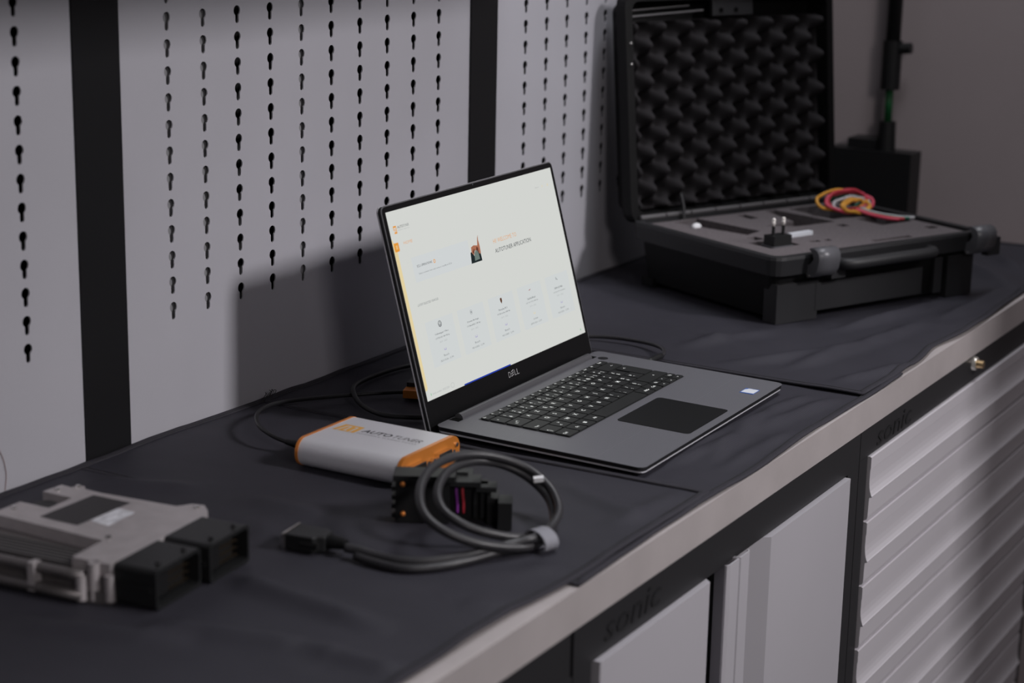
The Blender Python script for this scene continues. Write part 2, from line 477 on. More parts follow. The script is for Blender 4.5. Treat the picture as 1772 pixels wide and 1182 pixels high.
# ---- drawer cabinet
t = thing('drawer_cabinet', 'drawer cabinet with ribbed silver drawer fronts and chrome lock', 'cabinet', (0, 0, 0))
DX0, DX1 = 0.2119, 0.985
obj('body', box(DX0, DX1, -0.170, 0.33, ZBOT, -0.0356), 'cab_black', t)
obj('fascia', box(DX0, DX1, -0.1960, -0.170, -0.0725, -0.0356), 'cab_black', t, bevel=0.001)
obj('side_post', box(DX0, 0.2375, -0.1960, -0.170, ZBOT, -0.0727), 'cab_black', t)
obj('side_post', box(0.9580, DX1, -0.1960, -0.170, ZBOT, -0.0727), 'cab_black', t)
sonic(t, 0.264, -0.0680, 0.114, 0.0215, -0.1960)
# profile of one drawer front (y, z from its top): flat upper face flaring into a grip lip, lower face set back
PROF = [(-0.172, 0.0), (-0.1985, 0.0), (-0.2000, -0.0010), (-0.2000, -0.0145), (-0.1996, -0.0150), (-0.1994, -0.0290), (-0.1998, -0.0350), (-0.2008, -0.0405), (-0.2024, -0.0450),
        (-0.2032, -0.0464), (-0.2028, -0.0472), (-0.2006, -0.0478), (-0.2002, -0.0490), (-0.1998, -0.0700), (-0.1992, -0.0738), (-0.1970, -0.0750), (-0.172, -0.0750)]
me = None
for i in range(9):
    if me is None:
        bm = bmesh.new()
        A = [bm.verts.new((0.2392, y, z)) for y, z in PROF]; C = [bm.verts.new((0.9565, y, z)) for y, z in PROF]
        n = len(PROF); bm.faces.new(A); bm.faces.new(C[::-1])
        for j in range(n): bm.faces.new((A[j], C[j], C[(j + 1) % n], A[(j + 1) % n]))
        o = obj('drawer', bm, 'drawer_grey', t); me = o.data
    else:
        o = new_obj('drawer', me, None, t)
    o.location = (0, 0, -0.0733 - 0.0775 * i)
lk = obj('lock', CYL(bmesh.new(), (0.618, -0.1960, -0.0495), (0.618, -0.2005, -0.0495), 0.0095, 0.0085, 24), 'chrome', t)
obj('key_barrel', CYL(bmesh.new(), (0.618, -0.2005, -0.0495), (0.618, -0.2095, -0.0495), 0.0055, 0.005, 18), 'brass', lk, bevel=0.0008)

# ================================================================== MATS
def wr(x, y, seed, lines):
    h = 0.0
    n = noise.noise(Vector((x * 13.0 + seed, y * 8.0, seed)))
    h += 0.0022 * n
    h += 0.0008 * noise.noise(Vector((x * 34 + seed, y * 18, seed * 2)))
    for (ax, ay, bx, by, wd, amp) in lines:
        d = Vector((bx - ax, by - ay)); L = d.length; d /= L
        q = Vector((x - ax, y - ay)); s = q.dot(d); e = q.x * -d.y + q.y * d.x
        e += 0.006 * math.sin(s * 14 + seed)
        f = max(0.0, min(1.0, s / (0.25 * L))) * max(0.0, min(1.0, (L - s) / (0.25 * L)))
        h += 2.7 * amp * f * math.exp(-(e / wd) ** 2)
    for (ax, bx, ay, by) in FLAT:
        d = max(ax - x, x - bx, ay - y, y - by)
        h *= 0.25 + 0.75 * max(0.0, min(1.0, d / 0.03))
    return h
FLAT = [(-0.55, -0.34, -0.14, 0.06), (-0.335, -0.232, 0.05, 0.168), (-0.70, -0.55, 0.05, 0.24), (-0.17, 0.17, -0.10, 0.10), (0.47, 0.85, -0.05, 0.22), (-0.41, -0.33, -0.08, 0.03)]
def cloth(name, label, edgefn, nx, ny, zb, seed, lines, flat=(), hems=('L', 'R', 'F', 'Bk')):
    """edgefn(u,v)->(x,y); sheet with wrinkles and folded hems"""
    def zz(x, y):
        h = wr(x, y, seed, lines)
        return zb + max(-0.0006, h)
    bm = bmesh.new(); V = []
    for j in range(ny + 1):
        row = []
        for i in range(nx + 1):
            x, y = edgefn(i / nx, j / ny); row.append(bm.verts.new((x, y, zz(x, y))))
        V.append(row)
    top = []
    for j in range(ny):
        for i in range(nx): top.append(bm.faces.new((V[j][i], V[j][i + 1], V[j + 1][i + 1], V[j + 1][i])))
    r = bmesh.ops.extrude_face_region(bm, geom=top)
    bmesh.ops.translate(bm, vec=(0, 0, 0.0006), verts=[e for e in r['geom'] if isinstance(e, bmesh.types.BMVert)])
    t = thing(name, label, 'mat', (0, 0, 0))
    obj('fabric', bm, 'mat_fabric', t, smooth=True)
    # hems
    def strip(path_uv, inward):
        bm = bmesh.new(); prev = None
        for (u, v) in path_uv:
            x, y = edgefn(u, v); x2, y2 = edgefn(u + inward[0], v + inward[1])
            d = Vector((x2 - x, y2 - y)).normalized() * 0.0075
            sec = [(-0.0008, 0.0003), (-0.0002, 0.0022), (0.25, 0.0027), (0.75, 0.0022), (0.98, 0.0018), (1.0, 0.0006)]
            rowv = []
            for k, hh in sec:
                xx, yy = x + d.x * k, y + d.y * k
                if k < 0: xx, yy = x - d.x * 0.08, y - d.y * 0.08
                rowv.append(bm.verts.new((xx, yy, zz(xx, yy) + hh)))
            if prev:
                for a in range(len(sec) - 1): bm.faces.new((prev[a], prev[a + 1], rowv[a + 1], rowv[a]))
                bm.faces.new((prev[-1], prev[0], rowv[0], rowv[-1]))
            else: first = rowv
            prev = rowv
        bm.faces.new(first[::-1]); bm.faces.new(prev)
        obj('hem', bm, 'mat_hem', t, smooth=True)
        bm = bmesh.new(); pts = []
        for (u, v) in path_uv[::2]:
            x, y = edgefn(u, v); x2, y2 = edgefn(u + inward[0], v + inward[1])
            d = Vector((x2 - x, y2 - y)).normalized() * 0.0066
            pts.append((x + d.x, y + d.y, zz(x + d.x, y + d.y) + 0.0022))
        tube(bm, pts, 0.0004, 1, 5, False); obj('stitching', bm, 'thread_black', t)
    N = 60
    if 'L' in hems: strip([(0, i / N) for i in range(N + 1)], (0.02, 0))
    if 'R' in hems: strip([(1, i / N) for i in range(N + 1)], (-0.02, 0))
    if 'F' in hems: strip([(i / N, 0) for i in range(N + 1)], (0, 0.02))
    if 'Bk' in hems: strip([(i / N, 1) for i in range(N + 1)], (0, -0.02))
    return t
def lerp(a, b, t): return a + (b - a) * t
# middle mat (under the laptop)
def mid(u, v):
    x = lerp(-0.449, 0.33, u); y0 = -0.1975 + 0.0015 * math.sin(x * 17); return x, lerp(y0, 0.339, v)
cloth('bench_mat', 'dark fabric mat lying under the laptop, beneath the other two mats', mid, 200, 140, 0.0004, 3.1,
      [(-0.09, -0.112, 0.09, -0.139, 0.008, 0.0016), (-0.13, -0.116, 0.0, -0.152, 0.009, 0.0016), (-0.10, -0.150, 0.14, -0.135, 0.010, 0.0020), (0.02, -0.148, 0.20, -0.178, 0.009, 0.0020), (-0.12, -0.170, 0.05, -0.185, 0.008, 0.0012), (0.08, -0.125, 0.19, -0.150, 0.008, 0.0014)])
# left mat
def lef(u, v):
    xr = lerp(-0.1835, -0.163, max(0.0, (v - 0.5) * 2)) + 0.0015 * math.sin(v * 11)
    x = lerp(-1.05, xr, u); yb = 0.3405 - 0.004 * max(0, math.sin((x + 0.30) * 9)) ** 2
    yf = -0.191 + 0.0020 * math.sin(x * 9 + 1) + 0.006 * max(0.0, min(1.0, (-0.45 - x) / 0.08))
    return x, lerp(yf, yb, v)
cloth('bench_mat', 'dark fabric mat in front, carrying the silver control unit and orange-capped box', lef, 230, 150, 0.0026, 1.7,
      [(-0.585, 0.060, -0.620, -0.130, 0.013, 0.0030), (-0.700, 0.050, -0.672, -0.120, 0.014, 0.0028), (-0.755, 0.140, -0.716, -0.020, 0.015, 0.0026), (-0.420, 0.170, -0.444, 0.030, 0.016, 0.0016),
       (-0.540, -0.030, -0.534, -0.188, 0.016, 0.0020), (-0.666, -0.090, -0.670, -0.185, 0.012, 0.0022), (-0.466, 0.115, -0.556, -0.010, 0.015, 0.0014), (-0.222, -0.055, -0.293, -0.178, 0.012, 0.0016),
       (-0.330, -0.150, -0.190, -0.175, 0.011, 0.0014), (-0.50, -0.10, -0.42, -0.17, 0.014, 0.0016), (-0.47, 0.31, -0.43, 0.20, 0.012, 0.0014)])
# right mat
def rig(u, v):
    xl = lerp(0.2165, 0.223, v) - 0.006 * math.sin(v * PI)
    x = lerp(xl, 1.162, u)
    y0 = -0.1965 + 0.0105 * math.exp(-((x - 0.478) / 0.055) ** 2) + 0.0035 * math.sin(x * 9)
    return x, lerp(y0, 0.339, v)
cloth('bench_mat', 'dark fabric mat on the right under the open case', rig, 240, 140, 0.0026, 5.9,
      [(0.280, 0.066, 0.440, 0.008, 0.012, 0.0022), (0.235, -0.005, 0.420, -0.116, 0.012, 0.0024), (0.250, -0.075, 0.590, -0.145, 0.011, 0.0026), (0.445, -0.047, 0.730, -0.128, 0.010, 0.0030), (0.240, -0.148, 0.375, -0.188, 0.010, 0.0022),
       (1.03, -0.018, 0.835, -0.190, 0.016, 0.0040), (1.145, -0.038, 0.950, -0.166, 0.014, 0.0034), (0.375, 0.150, 0.338, -0.010, 0.014, 0.0014), (0.60, -0.150, 0.86, -0.165, 0.010, 0.0024)])
# loose threads at the hem corner by the wall, and fine hairs on the panel
bm = bmesh.new()
for i in range(6):
    a = random.uniform(-1, 1)
    tube(bm, [(-0.166 + 0.004 * i - 0.01, 0.332, 0.004), (-0.166 + 0.004 * i + a * 0.004, 0.331, 0.010), (-0.166 + 0.004 * i + a * 0.010, 0.330, 0.012 + 0.004 * random.random())], 0.00035, 4, 5)
tag(obj('frayed_threads', bm, 'thread_black'), 'frayed black threads at the mat corner beside the wall', 'threads')
bm = tube(bmesh.new(), [(-0.536, 0.3445, 0.004), (-0.534, 0.3443, 0.022), (-0.541, 0.3443, 0.044), (-0.560, 0.3443, 0.066), (-0.576, 0.3443, 0.078)], 0.00035, 8, 5)
tag(obj('hair', bm, 'hair_thread'), 'fine curved hair stuck on the left wall panel', 'hair')

# ================================================================== LAPTOP
YAW = 0.016452727
LT = thing('laptop', 'open black laptop with a bright white screen', 'laptop', (0, 0, 0.0), YAW)
W2, D2 = 0.1785, 0.1175
TILT = math.atan2(0.004, 0.235)           # deck rises to the rear
def deckz(v): return 0.014 + 0.004 / 0.235 * v
# deck: sloping slab, rounded corners
def slab(zoff0, zoff1, inset, r=0.008):
    pts = rrect(-W2 + inset, W2 - inset, -D2 + inset, D2 - inset - 0.004, r)
    bm = bmesh.new()
    a = [bm.verts.new((x, y, deckz(y) + zoff0)) for x, y in pts]; b = [bm.verts.new((x, y, deckz(y) + zoff1)) for x, y in pts]
    bm.faces.new(a[::-1]); bm.faces.new(b); n = len(pts)
    for i in range(n): bm.faces.new((a[i], a[(i + 1) % n], b[(i + 1) % n], b[i]))
    return bm
# carbon-fibre deck material with fine woven pattern
m = MATS['deck_carbon']; nt = m.node_tree; b = nt.nodes['Principled BSDF']
tc = nt.nodes.new('ShaderNodeTexCoord'); mp = nt.nodes.new('ShaderNodeMapping'); mp.inputs['Rotation'].default_value = (0, 0, PI / 4)
nt.links.new(tc.outputs['Object'], mp.inputs['Vector'])
ck = nt.nodes.new('ShaderNodeTexChecker'); ck.inputs['Scale'].default_value = 620
ck.inputs[1].default_value = (0.108, 0.108, 0.121, 1); ck.inputs[2].default_value = (0.156, 0.156, 0.173, 1)
nt.links.new(mp.outputs[0], ck.inputs['Vector']); nt.links.new(ck.outputs[0], b.inputs['Base Color'])
base = obj('base_shell', slab(-0.0062, -0.0042, 0.0010), 'aluminium', LT)
obj('base_body', slab(-0.0042, -0.0004, 0.0004), 'deck_edge', LT)
obj('palm_rest', slab(-0.0004, 0.0, 0.0), 'deck_carbon', LT)
bm = bmesh.new()
pts = rrect(-W2 + 0.012, W2 - 0.012, -D2 + 0.014, D2 - 0.012, 0.01)
prism(bm, pts, 0.0048, 0.0085); obj('underside', bm, 'deck_edge', LT)
for y in (-D2 + 0.022, D2 - 0.024):
    prism(bm := bmesh.new(), rrect(-0.14, 0.14, y - 0.004, y + 0.004, 0.0035), 0.0026, 0.0049); obj('rubber_foot', bm, 'rubber', LT)
obj('chassis_bar', box(-0.15, 0.15, -D2 + 0.02, D2 - 0.02, 0.0046, 0.0075), 'deck_edge', LT)
# hinge barrel
bm = CYL(bmesh.new(), (-0.1435, 0.1065, deckz(0.1065) + 0.0005), (0.1435, 0.1065, deckz(0.1065) + 0.0005), 0.0048, None, 20)
obj('hinge', bm, 'hinge_dark', LT, smooth=False)
for s in (-1, 1):
    obj('hinge_slot', box(s * 0.1485 - 0.0045, s * 0.1485 + 0.0045, 0.1010, 0.1125, deckz(0.107) - 0.002, deckz(0.107) + 0.0003), 'gap_black', LT)
# touchpad
bm = bmesh.new(); pts = rrect(-0.0545, 0.0470, -0.1080, -0.0275, 0.005)
for zo in (0.00025,):
    poly(bm, pts); 
for v in bm.verts: v.co.z = deckz(v.co.y) + 0.00025
obj('touchpad', bm, 'pad_black', LT)
bm = bmesh.new(); ring_pts = rrect(-0.0550, 0.0475, -0.1085, -0.0270, 0.0054)
poly(bm, ring_pts)
for v in bm.verts: v.co.z = deckz(v.co.y) + 0.00013
obj('touchpad_gap', bm, 'gap_black', LT)
# power button
bm = CYL(bmesh.new(), (0.1525, 0.0925, deckz(0.0925) - 0.001), (0.1525, 0.0925, deckz(0.0925) + 0.0002), 0.006, None, 20); obj('power_button', bm, 'deck_edge', LT)
# sticker
st = obj('sticker', box(0.1165, 0.1362, -0.1062, -0.0905, deckz(-0.098) - 0.0005, deckz(-0.098) + 0.0003), 'sticker_blue', LT)
bm = bmesh.new(); poly(bm, [(0.1185, -0.1060), (0.1345, -0.1060), (0.1350, -0.0945), (0.1300, -0.0915), (0.1185, -0.0915)], deckz(-0.098) + 0.00045)
obj('sticker_print', bm, 'sticker_white', st)
# keyboard
KX0, KX1 = -0.1340, 0.1375
PV = 0.0186; G = 0.0021
def key(x0, x1, y0, y1, leg):
    g = G / 2
    cx, cy = (x0 + x1) / 2, (y0 + y1) / 2
    hw, hh = (x1 - x0) / 2 - g, (y1 - y0) / 2 - g
    bm = bmesh.new()
    prism(bm, rrect(-hw, hw, -hh, hh, 0.0011, 2), 0.0, 0.0016)
    k = obj('key', bm, 'key_black', LT, (cx, cy, deckz(cy) - 0.0001), (TILT, 0, 0), bevel=0.00025, seg=1)
    if leg:
        bm = bmesh.new()
        for (s, lx, ly, h) in leg:
            if s == 'WIN':
                for a in (0, 1):
                    for c in (0, 1): quad(bm, lx + a * 0.0021, lx + a * 0.0021 + 0.0018, ly + c * 0.0021, ly + c * 0.0021 + 0.0018, 0.00175)
            else:
                text_bm(bm, s, lx, ly, h=h * 1.3, z=0.00175, cap=True, bold=True)
        obj('legend', bm, 'legend_white', k)
    return k
obj('key_well', (lambda bm: (poly(bm, [(KX0 - 0.001, -0.0158), (KX1 + 0.001, -0.0158), (KX1 + 0.001, 0.0885), (KX0 - 0.001, 0.0885)]), [setattr(v.co, 'z', deckz(v.co.y) + 0.0001) for v in bm.verts], bm)[2])(bmesh.new()), 'deck_edge', LT)
# function row (half height, sixteen keys)
fl = ['Esc', 'F1', 'F2', 'F3', 'F4', 'F5', 'F6', 'F7', 'F8', 'F9', 'F10', 'F11', 'F12', 'Impr', 'Ins', 'Suppr']
pw = (KX1 - KX0) / 16
YT = 0.0880
for i, s in enumerate(fl):
    leg = [(s, -0.0060, 0.0006, 0.0019)]
    if 0 < i < 13: leg.append((('x', '-', '+', '<<', '>', '>>', '#', '*', 'o', '~', 'o', '=')[i - 1], 0.0022, -0.0028, 0.0014))
    key(KX0 + i * pw, KX0 + (i + 1) * pw, YT - 0.0108, YT, leg)
y = YT - 0.0108
def row(ytop, widths, legs):
    tot = sum(widths); x = KX0
    for wd, lg in zip(widths, legs):
        xx = x + wd * (KX1 - KX0) / tot
        if lg is not None:
            hw = (xx - x) / 2
            L = []
            if isinstance(lg, str): L = [(lg, -0.0016 if hw < 0.0105 else -hw + 0.003, 0.0 if len(lg) == 1 else -0.0022, 0.0036 if len(lg) == 1 else 0.0025)]
            else: L = list(lg)
            key(x, xx, ytop - PV, ytop, L)
        x = xx
def duo(a, b, c=None):
    L = [(a, -0.0050, 0.0016, 0.0030), (b, -0.0050, -0.0050, 0.0030)]
    if c: L.append((c, 0.0022, -0.0050, 0.0028))
    return L
row(y, [1] * 13 + [2], [[('²', -0.004, -0.001, 0.003)], duo('1', '&'), duo('2', 'é', '~'), duo('3', '"', '#'), duo('4', "'", '{'), duo('5', '(', '['), duo('6', '-', '|'), duo('7', 'è', '`'),
    duo('8', '_', '\\'), duo('9', 'ç', '^'), duo('0', 'à', '@'), duo('°', ')', ']'), duo('+', '=', '}'), [('<--', 0.004, -0.001, 0.002)]])
y2 = y - PV
row(y2, [1.5] + [1] * 12 + [1.5], [[('|<-', -0.0075, -0.002, 0.0022), ('->|', -0.0035, 0.001, 0.0022)], 'A', 'Z', [('E', -0.0016, 0, 0.0036), ('€', 0.003, -0.0045, 0.0028)], 'R', 'T', 'Y', 'U', 'I', 'O', 'P', duo('"', '^'), duo('£', '$'), None])
y3 = y2 - PV
row(y3, [1.75] + [1] * 12 + [1.25], [[('Verr', -0.010, -0.0055, 0.0022), ('.', 0.006, 0.003, 0.0009)], 'Q', 'S', 'D', 'F', 'G', 'H', 'J', 'K', 'L', 'M', duo('%', 'ù'), duo('µ', '*'), None])
# tall enter key
ent = key(KX1 - 1.25 * (KX1 - KX0) / 15, KX1, y3 - PV, y2, [('<-', -0.004, 0.010, 0.0026)])
y4 = y3 - PV
row(y4, [1.25, 1] + [1] * 10 + [2.75], [[('^', -0.008, -0.003, 0.0030), ('|', -0.0065, -0.0055, 0.0028)], [('<', -0.0045, -0.0045, 0.0030), ('>', 0.001, 0.0015, 0.0030)], 'W', 'X', 'C', 'V', 'B', 'N', duo('?', ','), duo('.', ';'), duo('/', ':'), duo('§', '!'), [('^', 0.004, -0.002, 0.0030)]])
y5 = y4 - PV
row(y5, [1.25, 1, 1.05, 1.05, 5.6, 1.05, 1.0, 3.0], ['Ctrl', 'Fn', [('WIN', -0.0019, -0.0019, 0)], 'Alt', [], 'AltGr', 'Ctrl', None])
ax0 = KX0 + 12.0 * (KX1 - KX0) / 15 + 0.0008; aw = (KX1 - ax0) / 3
for i, (a, c) in enumerate((('<', 'Pg'), ('v', '^'), ('>', 'Pg'))):
    key(ax0 + i * aw, ax0 + (i + 1) * aw, y5 - PV - 0.0004, y5 - PV / 2, [(a, -0.001, -0.002, 0.0022)])
    key(ax0 + i * aw, ax0 + (i + 1) * aw, y5 - PV / 2, y5, [(c, -0.002, -0.0015, 0.0022)])

# lid : local frame with x = u, y = up the screen, z = out of the screen
TH = 1.30191364
LIDM = Matrix.Translation((0, 0.12592775, 0.03736104)) @ Matrix.Rotation(TH, 4, 'X')
def lidobj(name, bm, m, parent=LT, **k):
    bmesh.ops.transform(bm, matrix=LIDM, verts=bm.verts); return obj(name, bm, m, parent, **k)
SW, SH = 0.3442, 0.1936
bm = bmesh.new(); prism(bm, rrect(-W2, W2, -0.0345, SH + 0.0068, 0.007), -0.0062, -0.0048); lid = lidobj('lid_shell', bm, 'aluminium')
bm = bmesh.new(); prism(bm, rrect(-W2 + 0.0004, W2 - 0.0004, -0.0341, SH + 0.0064, 0.0068), -0.0048, -0.0014); lidobj('lid_body', bm, 'deck_edge')
bm = bmesh.new(); prism(bm, rrect(-W2, W2, -0.0345, SH + 0.0068, 0.007), -0.0014, -0.0004); lidobj('lid_rim', bm, 'lid_rim')
bm = bmesh.new(); prism(bm, rrect(-W2 + 0.0012, W2 - 0.0012, -0.0333, SH + 0.0056, 0.006), -0.0004, 0.0); lidobj('bezel', bm, 'bezel_black')
bm = bmesh.new(); text_bm(bm, 'D', -0.0118, -0.0122, w=0.0052, h=0.0062, z=0.00025); text_bm(bm, 'LL', 0.0012, -0.0122, w=0.0098, h=0.0062, z=0.00025)
# slanted E of the emblem
for i in range(3):
    yy = -0.0122 + i * 0.0024
    poly(bm, [(-0.0060 + 0.0004 * i, yy), (-0.0008 + 0.0004 * i, yy + 0.0012), (-0.0008 + 0.0004 * i, yy + 0.0024), (-0.0060 + 0.0004 * i, yy + 0.0011)], 0.00025)
lidobj('lettering', bm, 'dell_silver')
bm = CYL(bmesh.new(), (0, 0.1985, 0.0), (0, 0.1985, 0.0002), 0.0011, None, 12); lidobj('webcam', bm, 'lens_glass')
bm = bmesh.new(); quad(bm, -SW / 2, SW / 2, 0, SH, 0.00015); scr = lidobj('screen', bm, 'screen_white')
# --- screen contents: coordinates from the lower-left corner of the picture
UI = LIDM @ Matrix.Translation((-SW / 2, 0, 0))
def ui(name, m, fn, z=0.0004):
    bm = bmesh.new(); fn(bm, z); bmesh.ops.transform(bm, matrix=UI, verts=bm.verts); return obj(name, bm, m, scr)
T = lambda s, x0, x1, y0, h: (lambda bm, z: text_bm(bm, s, x0, y0, w=x1 - x0, h=h, z=z))
ui('sidebar', 'ui_cream', lambda bm, z: poly(bm, [(0, 0.0105), (0.0030, 0.0105), (0.0047, 0.0128), (0.0060, 0.155), (0.0012, 0.1655), (0, 0.1660)], z), 0.00028)
ui('menu_button', 'ui_orange', lambda bm, z: poly(bm, rrect(0.0016, 0.0102, 0.1528, 0.1618, 0.001, 2), z))
ui('menu_icon', 'ui_cream', lambda bm, z: [quad(bm, 0.0045, 0.0078, 0.1555 + 0.0014 * i, 0.1562 + 0.0014 * i, z) for i in range(3)], 0.00052)
def logo(bm, z):
    quad(bm, 0.0070, 0.0126, 0.1769, 0.1785, z); quad(bm, 0.0070, 0.0080, 0.1740, 0.1769, z); quad(bm, 0.0116, 0.0126, 0.1722, 0.1769, z)
    quad(bm, 0.0078, 0.0126, 0.1706, 0.1722, z); quad(bm, 0.0088, 0.0093, 0.1722, 0.1760, z); quad(bm, 0.0101, 0.0106, 0.1722, 0.1760, z)
ui('app_logo', 'ui_orange', logo)
ui('app_name', 'ui_dark', T('AUTO', 0.0145, 0.0255, 0.1752, 0.0026))
ui('app_name', 'ui_mid', T('TUNER', 0.0258, 0.0360, 0.1752, 0.0026))
ui('app_tagline', 'ui_light', T('POWERFUL TUNING TOOL', 0.0145, 0.0360, 0.1728, 0.0010))
ui('page_title', 'ui_peach', T('HOME', 0.0196, 0.0360, 0.1580, 0.0031))
ui('panel', 'ui_tint', lambda bm, z: quad(bm, 0.0265, 0.1375, 0.1175, 0.1430, z), 0.00028)
ui('panel_title', 'ui_dark', T('ECU OPERATIONS', 0.0340, 0.0624, 0.1318, 0.0024))
ui('panel_icon', 'ui_orange', lambda bm, z: ring(bm, 0.0672, 0.1328, 0.0012, 0.0020, z, 14))
ui('panel_text', 'ui_mid', T('Select a vehicle then read, write or modify its ECU.', 0.0345, 0.0990, 0.1240, 0.0021))
ui('photo_background', 'ui_black', lambda bm, z: poly(bm, [(0.1363, 0.1176), (0.1585, 0.1176), (0.1583, 0.1262), (0.1530, 0.1290), (0.1500, 0.1240), (0.1450, 0.1245), (0.1420, 0.1300), (0.1385, 0.1290)], z), 0.00030)
ui('photo_device', 'ui_device', lambda bm, z: poly(bm, [(0.1440, 0.1195), (0.1545, 0.1200), (0.1540, 0.1265), (0.1500, 0.1310), (0.1455, 0.1270)], z), 0.00042)
ui('photo_hand', 'ui_skin', lambda bm, z: poly(bm, [(0.1405, 0.1290), (0.1440, 0.1255), (0.1475, 0.1300), (0.1510, 0.1305), (0.1560, 0.1250), (0.1585, 0.1260), (0.1590, 0.1330), (0.1583, 0.1400), (0.1595, 0.1452), (0.1572, 0.1420), (0.1545, 0.1345), (0.1470, 0.1358), (0.1415, 0.1345)], z), 0.00048)
ui('photo_hand_shade', 'ui_skin_dark', lambda bm, z: [poly(bm, [(0.1425, 0.1290), (0.1445, 0.1268), (0.1475, 0.1305), (0.1465, 0.1325)], z), poly(bm, [(0.1500, 0.1306), (0.1545, 0.1268), (0.1550, 0.1320), (0.1520, 0.1335)], z)], 0.00054)
ui('headline', 'ui_peach', T('HI! WELCOME TO', 0.1878, 0.2385, 0.1309, 0.0046))
ui('headline', 'ui_dark', T('AUTOTUNER APPLICATION', 0.1880, 0.2670, 0.1203, 0.0046))
ui('toolbar_text', 'ui_light', T('Menu', 0.3005, 0.3085, 0.1752, 0.0014))
ui('toolbar_icon', 'ui_cream', lambda bm, z: ring(bm, 0.3170, 0.1757, 0.0006, 0.0011, z, 10))
ui('toolbar_icon', 'ui_cream', lambda bm, z: ring(bm, 0.3295, 0.1757, 0.0007, 0.0013, z, 10))
ui('section_title', 'ui_mid', T('LATEST SELECTED VEHICLES', 0.0200, 0.0590, 0.0938, 0.0023))
cards = [(0.0516, 'Volkswagen T-Roc', '2.0 TDI CR 150 190 hp', 'EDC17C64'), (0.1144, 'Citroen Berlingo', '1.5 BlueHDi 130 hp', 'MD1CS003'), (0.1779, 'Porsche 911', '3.0 Bi-turbo 450 hp', 'MG1CP007'),
         (0.2412, 'Audi A6 Allroad', '3.0 V6 TFSI 340 hp', 'SIMOS 18.41'), (0.3052, 'BMW X3 M40i', '3.0 Turbo 24v Competition', 'MG1CS201')]
for i, (cx, a, b_, c_) in enumerate(cards):
    ui('card', 'ui_card', lambda bm, z: quad(bm, cx - 0.0265, cx + 0.0265, 0.0290, 0.0760, z), 0.00026)
    wds = (0.0132, 0.0118, 0.0090, 0.0090, 0.0092)[i]
    ui('card_text', 'ui_dark', T(a, cx - wds, cx + wds, 0.0596, 0.0021))
    ui('card_text', 'ui_dark' if i < 3 else 'ui_mid', T(b_, cx - 0.0135, cx + 0.0135, 0.0553, 0.0020))
    ui('card_text', 'ui_light', T('2019 - 2022', cx - 0.0072, cx + 0.0072, 0.0512, 0.0016))
    def chip(bm, z, cx=cx):
        quad(bm, cx - 0.0016, cx + 0.0016, 0.0426, 0.0432, z); quad(bm, cx - 0.0020, cx - 0.0014, 0.0426, 0.0448, z); quad(bm, cx + 0.0014, cx + 0.0020, 0.0426, 0.0448, z)
    ui('card_icon', 'ui_cream' if i == 3 else 'ui_violet', chip)
    ui('card_text', 'ui_mid', T('Bosch' if i != 3 else 'Continental', cx - 0.0050, cx + 0.0050, 0.0366, 0.0021))
    ui('card_text', 'ui_mid', T(c_ + ' - 12.7M', cx - 0.0124, cx + 0.0120, 0.0322, 0.0018))
def vw(bm, z):
    ring(bm, 0.0516, 0.0700, 0.0027, 0.0033, z, 24)
    for s in (-1, 1):
        poly(bm, [(0.0516 + s * 0.0004, 0.0722), (0.0516 + s * 0.0011, 0.0725), (0.0516 + s * 0.0002, 0.0702), (0.0516, 0.0704)], z)
        poly(bm, [(0.0516 + s * 0.0022, 0.0712), (0.0516 + s * 0.0027, 0.0705), (0.0516 + s * 0.0013, 0.0675), (0.0516 + s * 0.0008, 0.0677)], z)
        poly(bm, [(0.0516, 0.0693), (0.0516 + s * 0.0003, 0.0699), (0.0516 + s * 0.0013, 0.0676), (0.0516 + s * 0.0009, 0.0674)], z)
ui('card_emblem', 'ui_dark', vw)
ui('card_emblem', 'ui_mid', lambda bm, z: [ring(bm, 0.1144, 0.0697, 0.0021, 0.0024, z, 18), poly(bm, [(0.1130, 0.0690), (0.1144, 0.0702), (0.1158, 0.0690), (0.1158, 0.0698), (0.1144, 0.0710), (0.1130, 0.0698)], z), poly(bm, [(0.1132, 0.0682), (0.1144, 0.0694), (0.1156, 0.0682), (0.1156, 0.0690), (0.1144, 0.0701), (0.1132, 0.0690)], z + 0.0001)])
ui('card_emblem', 'ui_brown', lambda bm, z: poly(bm, [(0.1760, 0.0722), (0.1779, 0.0728), (0.1798, 0.0722), (0.1797, 0.0690), (0.1779, 0.0662), (0.1761, 0.0690)], z))
ui('card_emblem', 'ui_red', lambda bm, z: poly(bm, [(0.2385, 0.0693), (0.2412, 0.0690), (0.2438, 0.0702), (0.2412, 0.0702)], z))
ui('card_emblem', 'ui_mid', lambda bm, z: [poly(bm, [(0.3030, 0.0725), (0.3040, 0.0727), (0.3038, 0.0700), (0.3030, 0.0695)], z), poly(bm, [(0.3042, 0.0705), (0.3062, 0.0688), (0.3066, 0.0694), (0.3046, 0.0712)], z)])
ui('status_dot', 'ui_green', lambda bm, z: poly(bm, [(0.0078, 0.0042), (0.0090, 0.0046), (0.0086, 0.0068), (0.0078, 0.0064)], z))
ui('status_text', 'ui_light', T('Serial number: 2022/2051', 0.0110, 0.0440, 0.0044, 0.0020))
ui('status_pill', 'ui_light', lambda bm, z: ring(bm, 0.0502, 0.0056, 0.0030, 0.0034, z, 20, 0.75))
ui('status_dot', 'ui_green', lambda bm, z: quad(bm, 0.3335, 0.3352, 0.0045, 0.0062, z))
ui('taskbar', 'ui_blue', lambda bm, z: quad(bm, 0.0717, 0.1690, 0.0, 0.0014, z))

